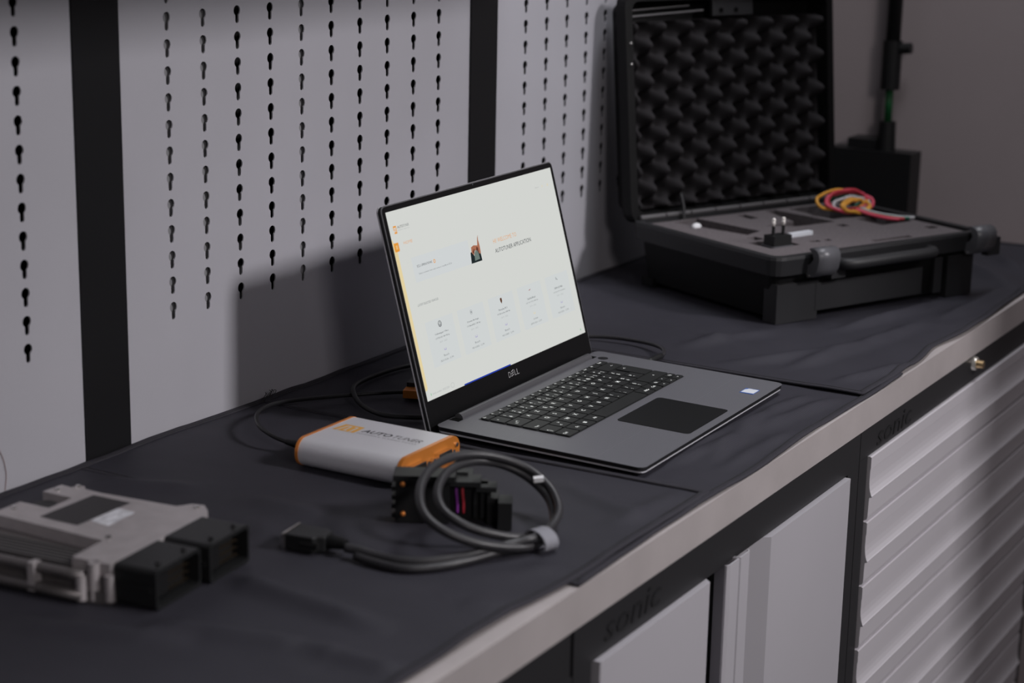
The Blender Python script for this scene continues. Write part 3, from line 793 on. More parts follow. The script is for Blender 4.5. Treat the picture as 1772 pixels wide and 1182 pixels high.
# ================================================================== ORANGE-CAPPED INTERFACE BOX
AT = thing('interface_box', 'flat silver interface box with orange end caps and yellow logo', 'device', (0, 0, 0.0042))
H = 0.0275
def axp(x0, x1, r, z0=0.0, z1=H, n=6): return rrect(x0, x1, z0, z1, r, n)
MX = Matrix(((1, 0, 0, 0), (0, 0, 1, 0), (0, 1, 0, 0), (0, 0, 0, 1)))    # (x,z) profile extruded along y
bm = bmesh.new(); prism(bm, axp(-0.3360, -0.2330, 0.0128, n=14), 0.0532, 0.1648, MX)
body = obj('housing', bm, 'anod_silver', AT)
for y0, y1 in ((0.0490, 0.0532), (0.1648, 0.1680)):
    bm = bmesh.new(); prism(bm, axp(-0.3366, -0.2324, 0.0132, -0.0004, H + 0.0004, 10), y0, y1, MX)
    cap = obj('end_cap', bm, 'anod_orange', AT, bevel=0.0012, seg=2)
    if y0 < 0.1: front = cap
def dsub(cx, wd):
    p = obj('port', (lambda bm: prism(bm, [(cx - wd / 2, 0.0090), (cx + wd / 2, 0.0090), (cx + wd / 2 - 0.002, 0.0190), (cx - wd / 2 + 0.002, 0.0190)][::-1], 0.0435, 0.0492, MX))(bmesh.new()), 'port_metal', front, bevel=0.0006)
    obj('port', (lambda bm: prism(bm, [(cx - wd / 2 + 0.0012, 0.0100), (cx + wd / 2 - 0.0012, 0.0100), (cx + wd / 2 - 0.003, 0.0180), (cx - wd / 2 + 0.003, 0.0180)][::-1], 0.0430, 0.0440, MX))(bmesh.new()), 'plastic_black', front)
    bm = bmesh.new()
    for i in range(8): CYL(bm, (cx - wd / 2 + 0.004 + i * (wd - 0.008) / 7, 0.0436, 0.0155), (cx - wd / 2 + 0.004 + i * (wd - 0.008) / 7, 0.0425, 0.0155), 0.0006, None, 6)
    obj('pins', bm, 'gold', front)
    for s in (-1, 1):
        CYL(bm := bmesh.new(), (cx + s * (wd / 2 + 0.0042), 0.0492, 0.014), (cx + s * (wd / 2 + 0.0042), 0.0448, 0.014), 0.0026, None, 6)
        obj('jack_screw', bm, 'screw_metal', front)
dsub(-0.3110, 0.026); dsub(-0.2660, 0.026)
for x in (-0.2392,):
    for z in (0.0075, 0.0185):
        CYL(bm := bmesh.new(), (x, 0.0492, z), (x, 0.0475, z), 0.0022, None, 12); obj('cap_screw', bm, 'screw_metal', front)
# print on the top: text runs along -Y, upright towards +X
TM = Matrix.Translation((0, 0, H + 0.00015)) @ Matrix.Rotation(-PI / 2, 4, 'Z')
def at_text(s, y_start, y_end, x, h, m, nm='lettering', shear=0.0, bold=False):
    bm = bmesh.new(); text_bm(bm, s, -y_start, x, w=y_start - y_end, h=h, M=TM, shear=shear, bold=bold); obj(nm, bm, m, body)
at_text('AUTO', 0.1310, 0.0985, -0.2810, 0.0088, 'print_dark', shear=0.2, bold=True)
at_text('TUNER', 0.0970, 0.0640, -0.2810, 0.0088, 'print_grey', shear=0.2)
at_text('POWERFUL TUNING TOOLS', 0.1315, 0.0640, -0.2870, 0.0022, 'print_grey')
bm = bmesh.new()
def lg(a, b, c, d): poly(bm, [(-a, c), (-b, c), (-b, d), (-a, d)], 0, TM)
poly(bm, [(-0.1592, -0.2880), (-0.1345, -0.2880), (-0.1345, -0.2680), (-0.1565, -0.2680)], 0, TM)
obj('logo', bm, 'print_yellow', body)
TM = Matrix.Translation((0, 0, 0.0001)) @ TM
bm = bmesh.new()
poly(bm, [(-0.1550, -0.2880), (-0.1532, -0.2880), (-0.1505, -0.2735), (-0.1480, -0.2735), (-0.1480, -0.2718), (-0.1518, -0.2718)], 0, TM)
lg(0.1480, 0.1462, -0.2845, -0.2718); lg(0.1480, 0.1440, -0.2862, -0.2845); lg(0.1405, 0.1388, -0.2880, -0.2735); lg(0.1430, 0.1388, -0.2735, -0.2718)
obj('logo_mark', bm, 'anod_silver', body)

# USB cable from the box to the laptop
US = thing('usb_cable', 'thin black cable plugged into the box, looping back behind the laptop', 'cable', (0, 0, 0))
pts = [(-0.3010, 0.1840, 0.0135), (-0.3025, 0.1950, 0.0145), (-0.3045, 0.2060, 0.0160), (-0.3030, 0.2220, 0.0188), (-0.2905, 0.2460, 0.0215), (-0.2600, 0.2705, 0.0220), (-0.2190, 0.2842, 0.0190),
       (-0.1719, 0.2824, 0.0132), (-0.1179, 0.2614, 0.0085), (-0.0770, 0.2300, 0.0072), (-0.0550, 0.2020, 0.0070), (-0.0300, 0.1760, 0.0065), (0.02, 0.165, 0.0060)]
obj('cord', tube(bmesh.new(), pts, 0.0021, 8, 10), 'cable_black', US, smooth=True)
bm = bmesh.new(); B(bm, -0.3080, -0.2940, 0.1682, 0.1860, 0.0080, 0.0185); obj('plug', bm, 'plastic_black', US, bevel=0.0018)
bm = tube(bmesh.new(), [(-0.3010, 0.183, 0.0135), (-0.3025, 0.192, 0.0143), (-0.3040, 0.203, 0.0155)], lambda f: 0.0048 - 0.0020 * f, 6, 12); obj('strain_relief', bm, 'plastic_black', US, smooth=True)
# second cable loop behind the laptop
C2 = [(0.10, 0.262, 0.0060), (0.06, 0.272, 0.0060), (0.0334, 0.2770, 0.0062), (0.0038, 0.2836, 0.0064), (-0.0410, 0.2843, 0.0070), (-0.0827, 0.2746, 0.0095), (-0.1172, 0.2529, 0.0125), (-0.1398, 0.2277, 0.0090), (-0.1500, 0.1970, 0.0064), (-0.1440, 0.1720, 0.0060),
      (-0.1300, 0.1500, 0.0058), (-0.1100, 0.1400, 0.0058), (-0.07, 0.136, 0.0058)]
tag(obj('looped_cable', tube(bmesh.new(), C2, 0.0026, 8, 10), 'cable_black', smooth=True), 'thicker black cable looped on the mat behind the left of the laptop', 'cable')
C3 = [(0.02, 0.190, 0.022), (0.004, 0.200, 0.026), (-0.012, 0.206, 0.024), (-0.018, 0.202, 0.016), (-0.014, 0.192, 0.0085), (0.01, 0.182, 0.0058), (0.06, 0.175, 0.0055)]
tag(obj('short_cord', tube(bmesh.new(), C3, 0.0022, 8, 10), 'cable_black', smooth=True), 'short black cable arching just behind the laptop lid', 'cable')
# orange-ended adapter peeking out behind the lid
OT = thing('orange_adapter', 'small black adapter with an orange end behind the laptop lid', 'adapter', (-0.0560, 0.2060, 0.0042), 0.35)
obj('body', box(-0.004, 0.050, -0.016, 0.016, 0.0, 0.013), 'plastic_black', OT, bevel=0.002)
obj('end_cap', box(-0.020, -0.0042, -0.0165, 0.0165, 0.0, 0.0085), 'anod_orange', OT, bevel=0.0015)
# charger cable at the right of the laptop
C4 = [(0.20, 0.235, 0.0066), (0.235, 0.205, 0.0068), (0.2574, 0.1690, 0.0085), (0.2658, 0.1420, 0.0092), (0.2650, 0.1120, 0.0100), (0.2570, 0.0840, 0.0110), (0.2430, 0.0640, 0.0115), (0.2230, 0.0530, 0.0115), (0.2050, 0.0510, 0.0115)]
CH = thing('charger_cable', 'black charging cable curving into the right side of the laptop', 'cable', (0, 0, 0))
obj('cord', tube(bmesh.new(), C4, 0.0024, 8, 10), 'cable_grey', CH, smooth=True)
obj('plug', tube(bmesh.new(), [(0.2130, 0.0515, 0.0115), (0.1985, 0.0515, 0.0115), (0.1800, 0.0513, 0.0115)], 0.0034, 3, 12), 'plastic_dark', CH, smooth=True)

# ================================================================== WIRING CONNECTOR
ca = math.atan2(-0.87, 0.48)
WC = thing('wiring_connector', 'black multi-pin wiring harness connector beside the silver box', 'connector', (-0.4130, 0.0030, 0.0042), ca)
# local: x along its length, y towards the rear (away from the camera is +y)
def wb(nm, m, *a, bev=0.0012, parent=WC): return obj(nm, box(*a[:4], a[4] * 0.86, a[5] * 0.86), m, parent, bevel=bev)
wb('housing', 'plastic_black', 0.0, 0.047, 0.002, 0.023, 0.0, 0.0445)
wb('top_cover', 'plastic_dark', -0.002, 0.052, -0.001, 0.025, 0.0445, 0.0505)
wb('lever', 'plastic_dark', 0.047, 0.074, 0.003, 0.026, 0.0390, 0.0440)
wb('lever_end', 'plastic_dark', 0.070, 0.088, 0.004, 0.022, 0.0335, 0.0385)
wb('latch_arm', 'plastic_dark', 0.034, 0.062, 0.025, 0.034, 0.041, 0.046)
wb('latch_tab', 'plastic_dark', 0.054, 0.066, 0.030, 0.050, 0.037, 0.041)
wb('rear_housing', 'plastic_black', 0.047, 0.080, 0.014, 0.028, 0.0, 0.0385)
for i in range(4): wb('fin', 'plastic_black', -0.0035, 0.0, 0.004, 0.020, 0.004 + i * 0.0095, 0.0085 + i * 0.0095, bev=0.0005)
for i in range(3): wb('rib', 'plastic_dark', 0.068 + i * 0.006, 0.0710 + i * 0.006, 0.0085, 0.014, 0.004, 0.0345, bev=0.0006)
wb('side_flap', 'plastic_dark', 0.0900, 0.1020, -0.012, 0.012, 0.0, 0.0285, bev=0.0008)
wb('side_flap', 'plastic_black', 0.0800, 0.0895, 0.004, 0.030, 0.0, 0.0270, bev=0.0008)
for z in (0.0080, 0.0360):
    SPH(bm := bmesh.new(), (0.0065, 0.0012 if z < 0.03 else -0.0012, z), 0.0024, 12); obj('terminal', bm, 'copper_orange', WC, smooth=True)
for i, (mm, x) in enumerate((('wire_purple', 0.0535), ('wire_red', 0.0590))):
    obj('wire', tube(bmesh.new(), [(x, 0.0128, 0.006), (x, 0.0118, 0.016), (x - 0.001, 0.0125, 0.026), (x - 0.001, 0.015, 0.032)], 0.0013, 5, 8), mm, WC, smooth=True)

# ================================================================== COILED CABLE WITH D-SUB PLUG
PA, PB, PC = 0.1004, 0.0597, 0.542
CAMP = Vector(cam.location)
CC = thing('coiled_cable', 'grey round cable coiled in two loops with a velcro tie and a plug', 'cable', (0, 0, 0))
# circle in the tilted plane z = PA + PB x + PC y (plane rests on the wiring connector)
def coil_pt(x, y, dz=0.0): return (x, y, max(0.0086, PA + PB * x + PC * y) + dz)
COIL = [(-0.5059, -0.0096, 0.0125), (-0.5030, -0.0216, 0.0115), (-0.5013, -0.0365, 0.0095), (-0.4986, -0.0576, 0.0090), (-0.4868, -0.0781, 0.0090), (-0.4692, -0.0951, 0.0100), (-0.4469, -0.1094, 0.0120), (-0.4230, -0.1231, 0.0140), (-0.4063, -0.1330, 0.0155), (-0.3758, -0.1288, 0.0121), (-0.3470, -0.1229, 0.0171), (-0.3298, -0.1108, 0.0247), (-0.3211, -0.0958, 0.0333), (-0.3212, -0.0779, 0.0430), (-0.3306, -0.0625, 0.0508), (-0.3471, -0.0483, 0.0575), (-0.3695, -0.0382, 0.0616), (-0.3932, -0.0340, 0.0625), (-0.4190, -0.0352, 0.0603), (-0.4436, -0.0430, 0.0546), (-0.4602, -0.0532, 0.0481), (-0.4696, -0.0639, 0.0417), (-0.4719, -0.0751, 0.0355), (-0.4681, -0.0885, 0.0285), (-0.4583, -0.1022, 0.0217), (-0.4448, -0.1136, 0.0163), (-0.4260, -0.1250, 0.0112), (-0.4088, -0.1318, 0.0088), (-0.3837, -0.1316, 0.0088), (-0.3525, -0.1215, 0.0105), (-0.3335, -0.1090, 0.0184), (-0.3245, -0.0949, 0.0266), (-0.3228, -0.0772, 0.0363), (-0.3290, -0.0617, 0.0443), (-0.3426, -0.0488, 0.0505), (-0.3630, -0.0403, 0.0539), (-0.3877, -0.0378, 0.0538), (-0.4100, -0.0419, 0.0502), (-0.4286, -0.0503, 0.0446), (-0.4395, -0.0619, 0.0376), (-0.4404, -0.0740, 0.0310), (-0.4349, -0.0878, 0.0239), (-0.4230, -0.1005, 0.0177), (-0.4058, -0.1131, 0.0118), (-0.3891, -0.1234, 0.0088)]
obj('cord', tube(bmesh.new(), COIL, 0.0040, 6, 12), 'cable_grey', CC, smooth=True)
LEAD = [(-0.4006, -0.1299, 0.0095), (-0.4254, -0.1191, 0.0088), (-0.4599, -0.1061, 0.0078), (-0.4887, -0.0906, 0.0072), (-0.5075, -0.0691, 0.0072), (-0.5101, -0.0426, 0.0075), (-0.5071, -0.0204, 0.0080)]
obj('cord', tube(bmesh.new(), LEAD, 0.0036, 6, 12), 'cable_grey', CC, smooth=True)
# velcro tie: flat band wrapped round the bundle
VT = [(-0.3972, -0.1347, 0.0115), (0.0230, -0.0093, 0.0010)]
bm = bmesh.new()
c = Vector(VT[0]); d = (Vector(VT[1])).normalized(); s = d.cross(Vector((0, 0, 1))).normalized(); up = s.cross(d)
N = 28; rows = []
for i in range(N):
    a = 2 * PI * i / N
    rr = Vector((0.0150 * math.cos(a), 0.0098 * math.sin(a)))
    rows.append([bm.verts.new(c + s * rr.x * k + up * rr.y * k + d * e) for k, e in ((1, -0.007), (1, 0.007), (0.88, 0.007), (0.88, -0.007))])
for i in range(N):
    a, b_ = rows[i], rows[(i + 1) % N]
    for j in range(4): bm.faces.new((a[j], a[(j + 1) % 4], b_[(j + 1) % 4], b_[j]))
obj('velcro_tie', bm, 'velcro_grey', CC, smooth=False)
TAGP = (-0.3263, -0.0910, 0.0376)
bm = box(-0.0045, 0.0045, -0.002, 0.002, -0.0022, 0.0022)
obj('cable_tag', bm, 'label_white', CC, loc=TAGP, rot=(0.3, -0.1, -0.9), bevel=0.0005)
# plug (wide D-sub hood)
PG = math.radians(9.0)
PM = Matrix.Translation((-0.5065, 0.0440, 0.0040)) @ Matrix.Rotation(PG, 4, 'Z')
def pg(nm, m, bm, **k):
    bmesh.ops.transform(bm, matrix=PM, verts=bm.verts); return obj(nm, bm, m, CC, **k)
hood = pg('plug', 'plastic_dark', prism(bmesh.new(), [(-0.0145, 0), (0.0145, 0), (0.0145, -0.012), (0.0125, -0.026), (0.0075, -0.034), (-0.0075, -0.034), (-0.0105, -0.027), (-0.0145, -0.026)][::-1], 0.001, 0.0150), bevel=0.0012)
pg('plug_face', 'port_metal', box(-0.0150, 0.0150, 0.0, 0.0018, 0.0020, 0.0155), bevel=0.0004)
pg('plug_shell', 'port_metal', prism(bmesh.new(), [(-0.0085, 0.0018), (0.0085, 0.0018), (0.0085, 0.0070), (-0.0085, 0.0070)][::-1], 0.004, 0.0120), bevel=0.0005)
for s_ in (-1, 1): pg('thumb_screw', 'plastic_black', CYL(bmesh.new(), (s_ * 0.0125, -0.014, 0.008), (s_ * 0.0125, -0.030, 0.008), 0.0032, None, 12))
bm = bmesh.new()
for i in range(5): CYL(bm, (0, -0.034 - 0.0030 * i, 0.0085), (0, -0.0358 - 0.0030 * i, 0.0085), 0.0066 - 0.0004 * i, None, 14)
CYL(bm, (0, -0.033, 0.0085), (0, -0.050, 0.0085), 0.0052, 0.0044, 14)
pg('strain_relief', 'plastic_black', bm)

# ================================================================== CONTROL UNIT
EC = thing('engine_control_unit', 'silver cast control unit with two large black plug sockets', 'control unit', (-0.625, 0.048, 0.0040), math.radians(5.7))
def eb(nm, m, *a, bev=0.0012, parent=EC, seg=2): return obj(nm, box(*a), m, parent, bevel=bev, seg=seg)
# base casting and top plateau with a pocket
bm = bmesh.new()
prism(bm, [(-0.060, 0.040), (0.082, 0.040), (0.088, 0.052), (0.082, 0.066), (0.082, 0.196), (-0.066, 0.196), (-0.066, 0.060)], 0.0, 0.0100)
obj('base_plate', bm, 'ecu_alu_shaded', EC, bevel=0.0015)
bm = bmesh.new()
prism(bm, [(-0.060, 0.044), (0.078, 0.042), (0.080, 0.060), (0.079, 0.192), (-0.060, 0.192)], 0.0100, 0.0215); obj('casting', bm, 'ecu_alu_shaded', EC, bevel=0.0015)
bm = bmesh.new()
top = [(-0.058, 0.042), (0.072, 0.0385), (0.082, 0.045), (0.092, 0.055), (0.090, 0.066), (0.079, 0.074), (0.078, 0.150), (0.080, 0.168), (0.086, 0.173), (0.084, 0.181), (0.078, 0.181), (0.080, 0.193), (0.058, 0.196),
       (0.056, 0.164), (0.026, 0.165), (0.028, 0.196), (-0.006, 0.198), (-0.017, 0.079), (-0.058, 0.078)]
prism(bm, top, 0.0215, 0.0320); tp = obj('top_cover', bm, 'ecu_alu', EC, bevel=0.0012)
# vent in the rear notch
CYL(bm := bmesh.new(), (0.040, 0.180, 0.021), (0.040, 0.180, 0.0285), 0.0115, 0.0105, 24); obj('breather', bm, 'plastic_black', EC, bevel=0.0008)
eb('breather_seat', 'plastic_black', 0.029, 0.055, 0.166, 0.195, 0.0216, 0.0240)
# pocket ribs and the outer rail
for i in range(6):
    x = -0.0555 + i * 0.0062
    eb('rib', 'ecu_rib', x, x + 0.0030, 0.081, 0.191, 0.0216, 0.0250 - 0.0004 * i, bev=0.0006, seg=1)
obj('rail', tube(bmesh.new(), [(-0.0655, 0.062, 0.0215), (-0.0655, 0.11, 0.0215), (-0.0655, 0.15, 0.0215), (-0.0655, 0.195, 0.0215)], 0.0042, 3, 12), 'ecu_alu_shaded', EC, smooth=True)
obj('rail', tube(bmesh.new(), [(-0.0675, 0.062, 0.006), (-0.0675, 0.195, 0.006)], 0.0045, 3, 12), 'ecu_alu_shaded', EC, smooth=True)
for y_ in (0.105, 0.150, 0.185): eb('clip', 'ecu_alu', -0.0715, -0.0625, y_, y_ + 0.006, 0.003, 0.0262)
# corner bosses near the sockets
for (x, y_, r, h) in ((-0.060, 0.056, 0.0050, 0.0320), (-0.049, 0.047, 0.0045, 0.0315), (-0.066, 0.064, 0.0045, 0.0225), (-0.058, 0.043, 0.0040, 0.0230), (-0.038, 0.0425, 0.0040, 0.0300)):
    CYL(bm := bmesh.new(), (x, y_, 0.002), (x, y_, h), r, r * 0.9, 14); obj('corner_boss', bm, 'ecu_alu', EC, bevel=0.0009)
for (x, y_, z) in ((0.068, 0.188, 0.032), (0.082, 0.177, 0.032), (0.012, 0.190, 0.032), (-0.010, 0.0785, 0.032), (0.084, 0.057, 0.032)):
    CYL(bm := bmesh.new(), (x, y_, z - 0.001), (x, y_, z + 0.0014), 0.0030, 0.0024, 12); obj('screw', bm, 'screw_metal', EC, smooth=False)
bm = bmesh.new(); poly(bm, [(0.002, 0.118), (0.068, 0.1125), (0.070, 0.152), (0.005, 0.158)], 0.0322); obj('label', bm, 'ecu_label_dark', tp)
bm = bmesh.new(); poly(bm, [(0.012, 0.0945), (0.049, 0.0945), (0.052, 0.114), (0.016, 0.1155)], 0.0323); obj('label', bm, 'ecu_label_white', tp)
# sockets
def socket(x0, x1, y0):
    bm = bmesh.new()
    # hollow shroud: outer and inner walls
    out = rrect(x0, x1, 0.0, 0.0325, 0.004, 4); inn = rrect(x0 + 0.0026, x1 - 0.0026, 0.0030, 0.0295, 0.003, 4)
    n = len(out)
    Af = [bm.verts.new((x, y0, z)) for x, z in out]; If = [bm.verts.new((x, y0, z)) for x, z in inn]
    Ab = [bm.verts.new((x, 0.0400, z)) for x, z in out]; Ib = [bm.verts.new((x, y0 + 0.026, z)) for x, z in inn]
    for i in range(n):
        j = (i + 1) % n
        bm.faces.new((Af[i], Af[j], If[j], If[i])); bm.faces.new((If[i], If[j], Ib[j], Ib[i])); bm.faces.new((Af[j], Af[i], Ab[i], Ab[j]))
    bm.faces.new(Ib); bm.faces.new(Ab)
    s = obj('socket', bm, 'plastic_dark', EC)
    w = x1 - x0
    obj('socket_insert', box(x0 + 0.008, x0 + 0.42 * w, y0 + 0.007, y0 + 0.0255, 0.006, 0.0240), 'plastic_black', s, bevel=0.001)
    obj('socket_insert', box(x0 + 0.50 * w, x1 - 0.008, y0 + 0.012, y0 + 0.0255, 0.006, 0.0220), 'plastic_black', s, bevel=0.001)
    bm = bmesh.new()
    for r in range(4):
        for q in range(14): CYL(bm, (x0 + 0.006 + q * (w - 0.012) / 13, y0 + 0.0255, 0.0065 + r * 0.0062), (x0 + 0.006 + q * (w - 0.012) / 13, y0 + 0.0080, 0.0065 + r * 0.0062), 0.0005, None, 5)
    pn = obj('pins', bm, 'pin_dark', s); 
    for f in (0.22, 0.78):
        CYL(bm := bmesh.new(), (x0 + f * w, y0 + 0.007, 0.0318), (x0 + f * w, y0 + 0.007, 0.0352), 0.0022, 0.0018, 10); obj('lug', bm, 'plastic_dark', s)
    obj('guide_rail', box(x0 - 0.0015, x0, y0 + 0.004, 0.036, 0.014, 0.019), 'plastic_dark', s)
socket(-0.0560, 0.0055, 0.0015); socket(0.0105, 0.0690, -0.0035)

# ================================================================== OPEN CASE
CYAW = -0.43281134
CX0, CY0 = 0.4550, 0.0140
CS = thing('equipment_case', 'open black hard case with egg-crate foam in its lid', 'case', (CX0, CY0, 0.0045), CYAW)
W, D, Hc = 0.363, 0.275, 0.0865
def cb(nm, m, *a, bev=0.002, parent=CS, **k): return obj(nm, box(*a), m, parent, bevel=bev, **k)
# tapered tub, hollow
bm = bmesh.new()
def ringv(ins, z, r=0.012): return [bm.verts.new((x, y, z)) for x, y in rrect(ins, W - ins, ins, D - ins, r, 4)]
R0 = ringv(0.008, 0.006); R1 = ringv(0.002, 0.060); R2 = ringv(0.001, Hc - 0.006); R3 = ringv(0.009, Hc - 0.006); R4 = ringv(0.014, 0.012)
bm.faces.new(R0[::-1])
for A, Bq in ((R0, R1), (R1, R2), (R2, R3), (R3, R4)):
    for i in range(len(A)): bm.faces.new((A[i], A[(i + 1) % len(A)], Bq[(i + 1) % len(A)], Bq[i]))
bm.faces.new(R4)
obj('tub', bm, 'case_black', CS)
# rim
bm = bmesh.new()
def rr2(ins, z, r): return [bm.verts.new((x, y, z)) for x, y in rrect(ins, W - ins, ins, D - ins, r, 4)]
a = rr2(-0.007, Hc - 0.024, 0.016); b_ = rr2(-0.009, Hc - 0.004, 0.018); c_ = rr2(-0.008, Hc, 0.017); d_ = rr2(0.003, Hc, 0.012); e_ = rr2(0.004, Hc - 0.024, 0.010)
for A, Bq in ((a, b_), (b_, c_), (c_, d_), (d_, e_), (e_, a)):
    for i in range(len(A)): bm.faces.new((A[i], A[(i + 1) % len(A)], Bq[(i + 1) % len(A)], Bq[i]))
obj('rim', bm, 'case_rim', CS)
# front feet and front moulding
cb('foot', 'case_rim', 0.004, 0.074, 0.000, 0.024, -0.0005, 0.0500, bev=0.003)
cb('foot', 'case_rim', 0.310, 0.359, 0.000, 0.024, -0.0005, 0.0560, bev=0.003)
cb('foot', 'case_black', 0.004, 0.060, D - 0.03, D - 0.006, -0.0005, 0.012)
cb('foot', 'case_black', 0.303, 0.359, D - 0.03, D - 0.006, -0.0005, 0.012)
cb('front_panel', 'case_rim', 0.070, 0.262, -0.0005, 0.012, 0.010, 0.046, bev=0.004)
cb('side_groove', 'case_rim', 0.285, 0.300, 0.000, 0.012, 0.008, 0.056, bev=0.002)
# handle
hd = obj('handle', tube(bmesh.new(), [(0.098, -0.006, 0.070), (0.102, -0.020, 0.071), (0.120, -0.026, 0.0715), (0.180, -0.027, 0.072), (0.240, -0.026, 0.0715), (0.258, -0.020, 0.071), (0.262, -0.006, 0.070)], 0.0075, 5, 10), 'case_rim', CS, smooth=True)
# latches flipped open
def latch(x0):
    p = obj('latch', prism(bmesh.new(), [(-0.0037, 0.0636), (-0.0091, 0.0578), (-0.0185, 0.0593), (-0.0255, 0.0694), (-0.0278, 0.0816), (-0.0271, 0.0881), (-0.0239, 0.0928), (-0.0185, 0.0953), (-0.0122, 0.0956), (-0.0091, 0.0935), (-0.0154, 0.0895), (-0.0177, 0.0823), (-0.0122, 0.0751), (-0.0037, 0.0722)], x0, x0 + 0.037,
            Matrix(((0, 0, 1, 0), (1, 0, 0, 0), (0, 1, 0, 0), (0, 0, 0, 1)))), 'case_latch', CS)
    for q in p.data.polygons: q.use_smooth = len(q.vertices) == 4
    obj('latch_base', box(x0 + 0.038, x0 + 0.062, -0.013, -0.002, 0.052, 0.076), 'case_rim', p, bevel=0.002)
    obj('latch_pin', CYL(bmesh.new(), (x0 - 0.003, -0.012, 0.060), (x0 + 0.040, -0.012, 0.060), 0.0018, None, 10), 'hinge_metal', p)
latch(0.046); latch(0.334)
# foam insert with cut-outs: grid of blocks around recessed pockets
from mathutils.geometry import delaunay_2d_cdt as CDT
holes = [[(0.045, 0.255), (0.092, 0.262), (0.108, 0.150), (0.075, 0.138)],
         [(0.155, 0.222), (0.170, 0.222), (0.170, 0.252), (0.155, 0.252)],
         [(0.137, 0.172), (0.196, 0.180), (0.215, 0.258), (0.232, 0.258), (0.246, 0.150), (0.176, 0.150)],
         [(0.255, 0.165), (0.338, 0.165), (0.338, 0.255), (0.255, 0.255)],
         [(0.285, 0.100), (0.344, 0.100), (0.344, 0.150), (0.285, 0.150)],
         [(0.040, 0.055), (0.092, 0.055), (0.092, 0.098), (0.040, 0.098)],
         [(0.060, 0.105), (0.076, 0.105), (0.076, 0.125), (0.060, 0.125)],
         [(0.192, 0.020), (0.262, 0.020), (0.262, 0.030), (0.192, 0.030)],
         [(0.228, 0.118), (0.242, 0.118), (0.242, 0.132), (0.228, 0.132)],
         [(0.118, 0.058), (0.132, 0.058), (0.132, 0.068), (0.118, 0.068)], [(0.140, 0.056), (0.150, 0.056), (0.150, 0.066), (0.140, 0.066)],
         [(0.325, 0.048), (0.342, 0.048), (0.342, 0.062), (0.325, 0.062)]]
outer = [(0.011, 0.011), (W - 0.011, 0.011), (W - 0.011, D - 0.011), (0.011, D - 0.011)]
loops = [outer] + holes; V = []; E_ = []
for lp in loops:
    s0 = len(V); V += [Vector(q) for q in lp]; E_ += [(s0 + i, s0 + (i + 1) % len(lp)) for i in range(len(lp))]
# interior points for an uneven cut surface
vo, eo, fo, _, _, _ = CDT(V, E_, [], 0, 1e-7)
def inpoly(p, k):
    c = False; j = len(k) - 1
    for i in range(len(k)):
        if (k[i][1] > p[1]) != (k[j][1] > p[1]) and p[0] < (k[j][0] - k[i][0]) * (p[1] - k[i][1]) / (k[j][1] - k[i][1]) + k[i][0]: c = not c
        j = i
    return c
bm = bmesh.new(); vv = [bm.verts.new((q.x, q.y, Hc - 0.003)) for q in vo]
tops = []
for f in fo:
    c = sum((vo[i] for i in f), Vector((0, 0))) / len(f)
    if inpoly(c, outer) and not any(inpoly(c, h) for h in holes): tops.append(bm.faces.new([vv[i] for i in f]))
r = bmesh.ops.extrude_face_region(bm, geom=tops)
bmesh.ops.translate(bm, vec=(0, 0, -0.040), verts=[e for e in r['geom'] if isinstance(e, bmesh.types.BMVert)])
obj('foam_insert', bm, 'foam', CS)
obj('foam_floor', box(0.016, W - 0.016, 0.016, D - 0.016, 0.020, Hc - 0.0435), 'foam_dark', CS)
# lid : local plane, leaning back from the rear hinge
LEAN = math.radians(6.0)
LM = Matrix.Translation((0, D + 0.005, Hc + 0.004)) @ Matrix.Rotation(-LEAN, 4, 'X')
# lid coordinates: x = u, y = depth behind the rim plane, z = up the lid
HL, DL = 0.292, 0.046
def lo(nm, m, bm, parent=CS, **k):
    bmesh.ops.transform(bm, matrix=LM, verts=bm.verts); return obj(nm, bm, m, parent, **k)
bm = bmesh.new()
def lr(ins, y, r): return [bm.verts.new((x, y, z)) for x, z in rrect(ins, W - ins, ins, HL - ins, r, 4)]
o0 = lr(-0.008, 0.0, 0.018); o1 = lr(-0.009, 0.018, 0.018); o2 = lr(-0.001, 0.020, 0.014); o3 = lr(0.006, DL, 0.012); i0 = lr(0.004, 0.0, 0.012); i1 = lr(0.008, 0.036, 0.010)
for A, Bq in ((o0, o1), (o1, o2), (o2, o3), (i0, o0), (i1, i0)):
    for i in range(len(A)): bm.faces.new((A[i], A[(i + 1) % len(A)], Bq[(i + 1) % len(A)], Bq[i]))
bm.faces.new(o3); bm.faces.new(i1)
lid = lo('lid', 'case_black', bm)
# egg-crate foam
bm = bmesh.new(); NX, NZ = 150, 116; P0 = 0.0485; rows = []
for j in range(NZ + 1):
    rw = []
    for i in range(NX + 1):
        x = 0.009 + (W - 0.018) * i / NX; z = 0.008 + (0.262 - 0.008) * j / NZ
        h = math.sin(2 * PI * x / P0 + 0.4) * math.sin(2 * PI * z / P0 + 0.2)
        e = min(1.0, i / 2, (NX - i) / 2, j / 2, (NZ - j) / 2)
        rw.append(bm.verts.new((x, 0.017 - 0.0205 * h * e, z)))
    rows.append(rw)
for j in range(NZ):
    for i in range(NX): bm.faces.new((rows[j][i], rows[j][i + 1], rows[j + 1][i + 1], rows[j + 1][i]))
edge = [rows[0][i] for i in range(NX + 1)] + [rows[j][NX] for j in range(1, NZ + 1)] + [rows[NZ][i] for i in range(NX - 1, -1, -1)] + [rows[j][0] for j in range(NZ - 1, 0, -1)]
bk = [bm.verts.new((v.co.x, 0.0355, v.co.z)) for v in edge]
for i in range(len(edge)): bm.faces.new((edge[i], bk[i], bk[(i + 1) % len(edge)], edge[(i + 1) % len(edge)]))
lo('egg_crate_foam', 'foam_black', bm, lid, smooth=True)
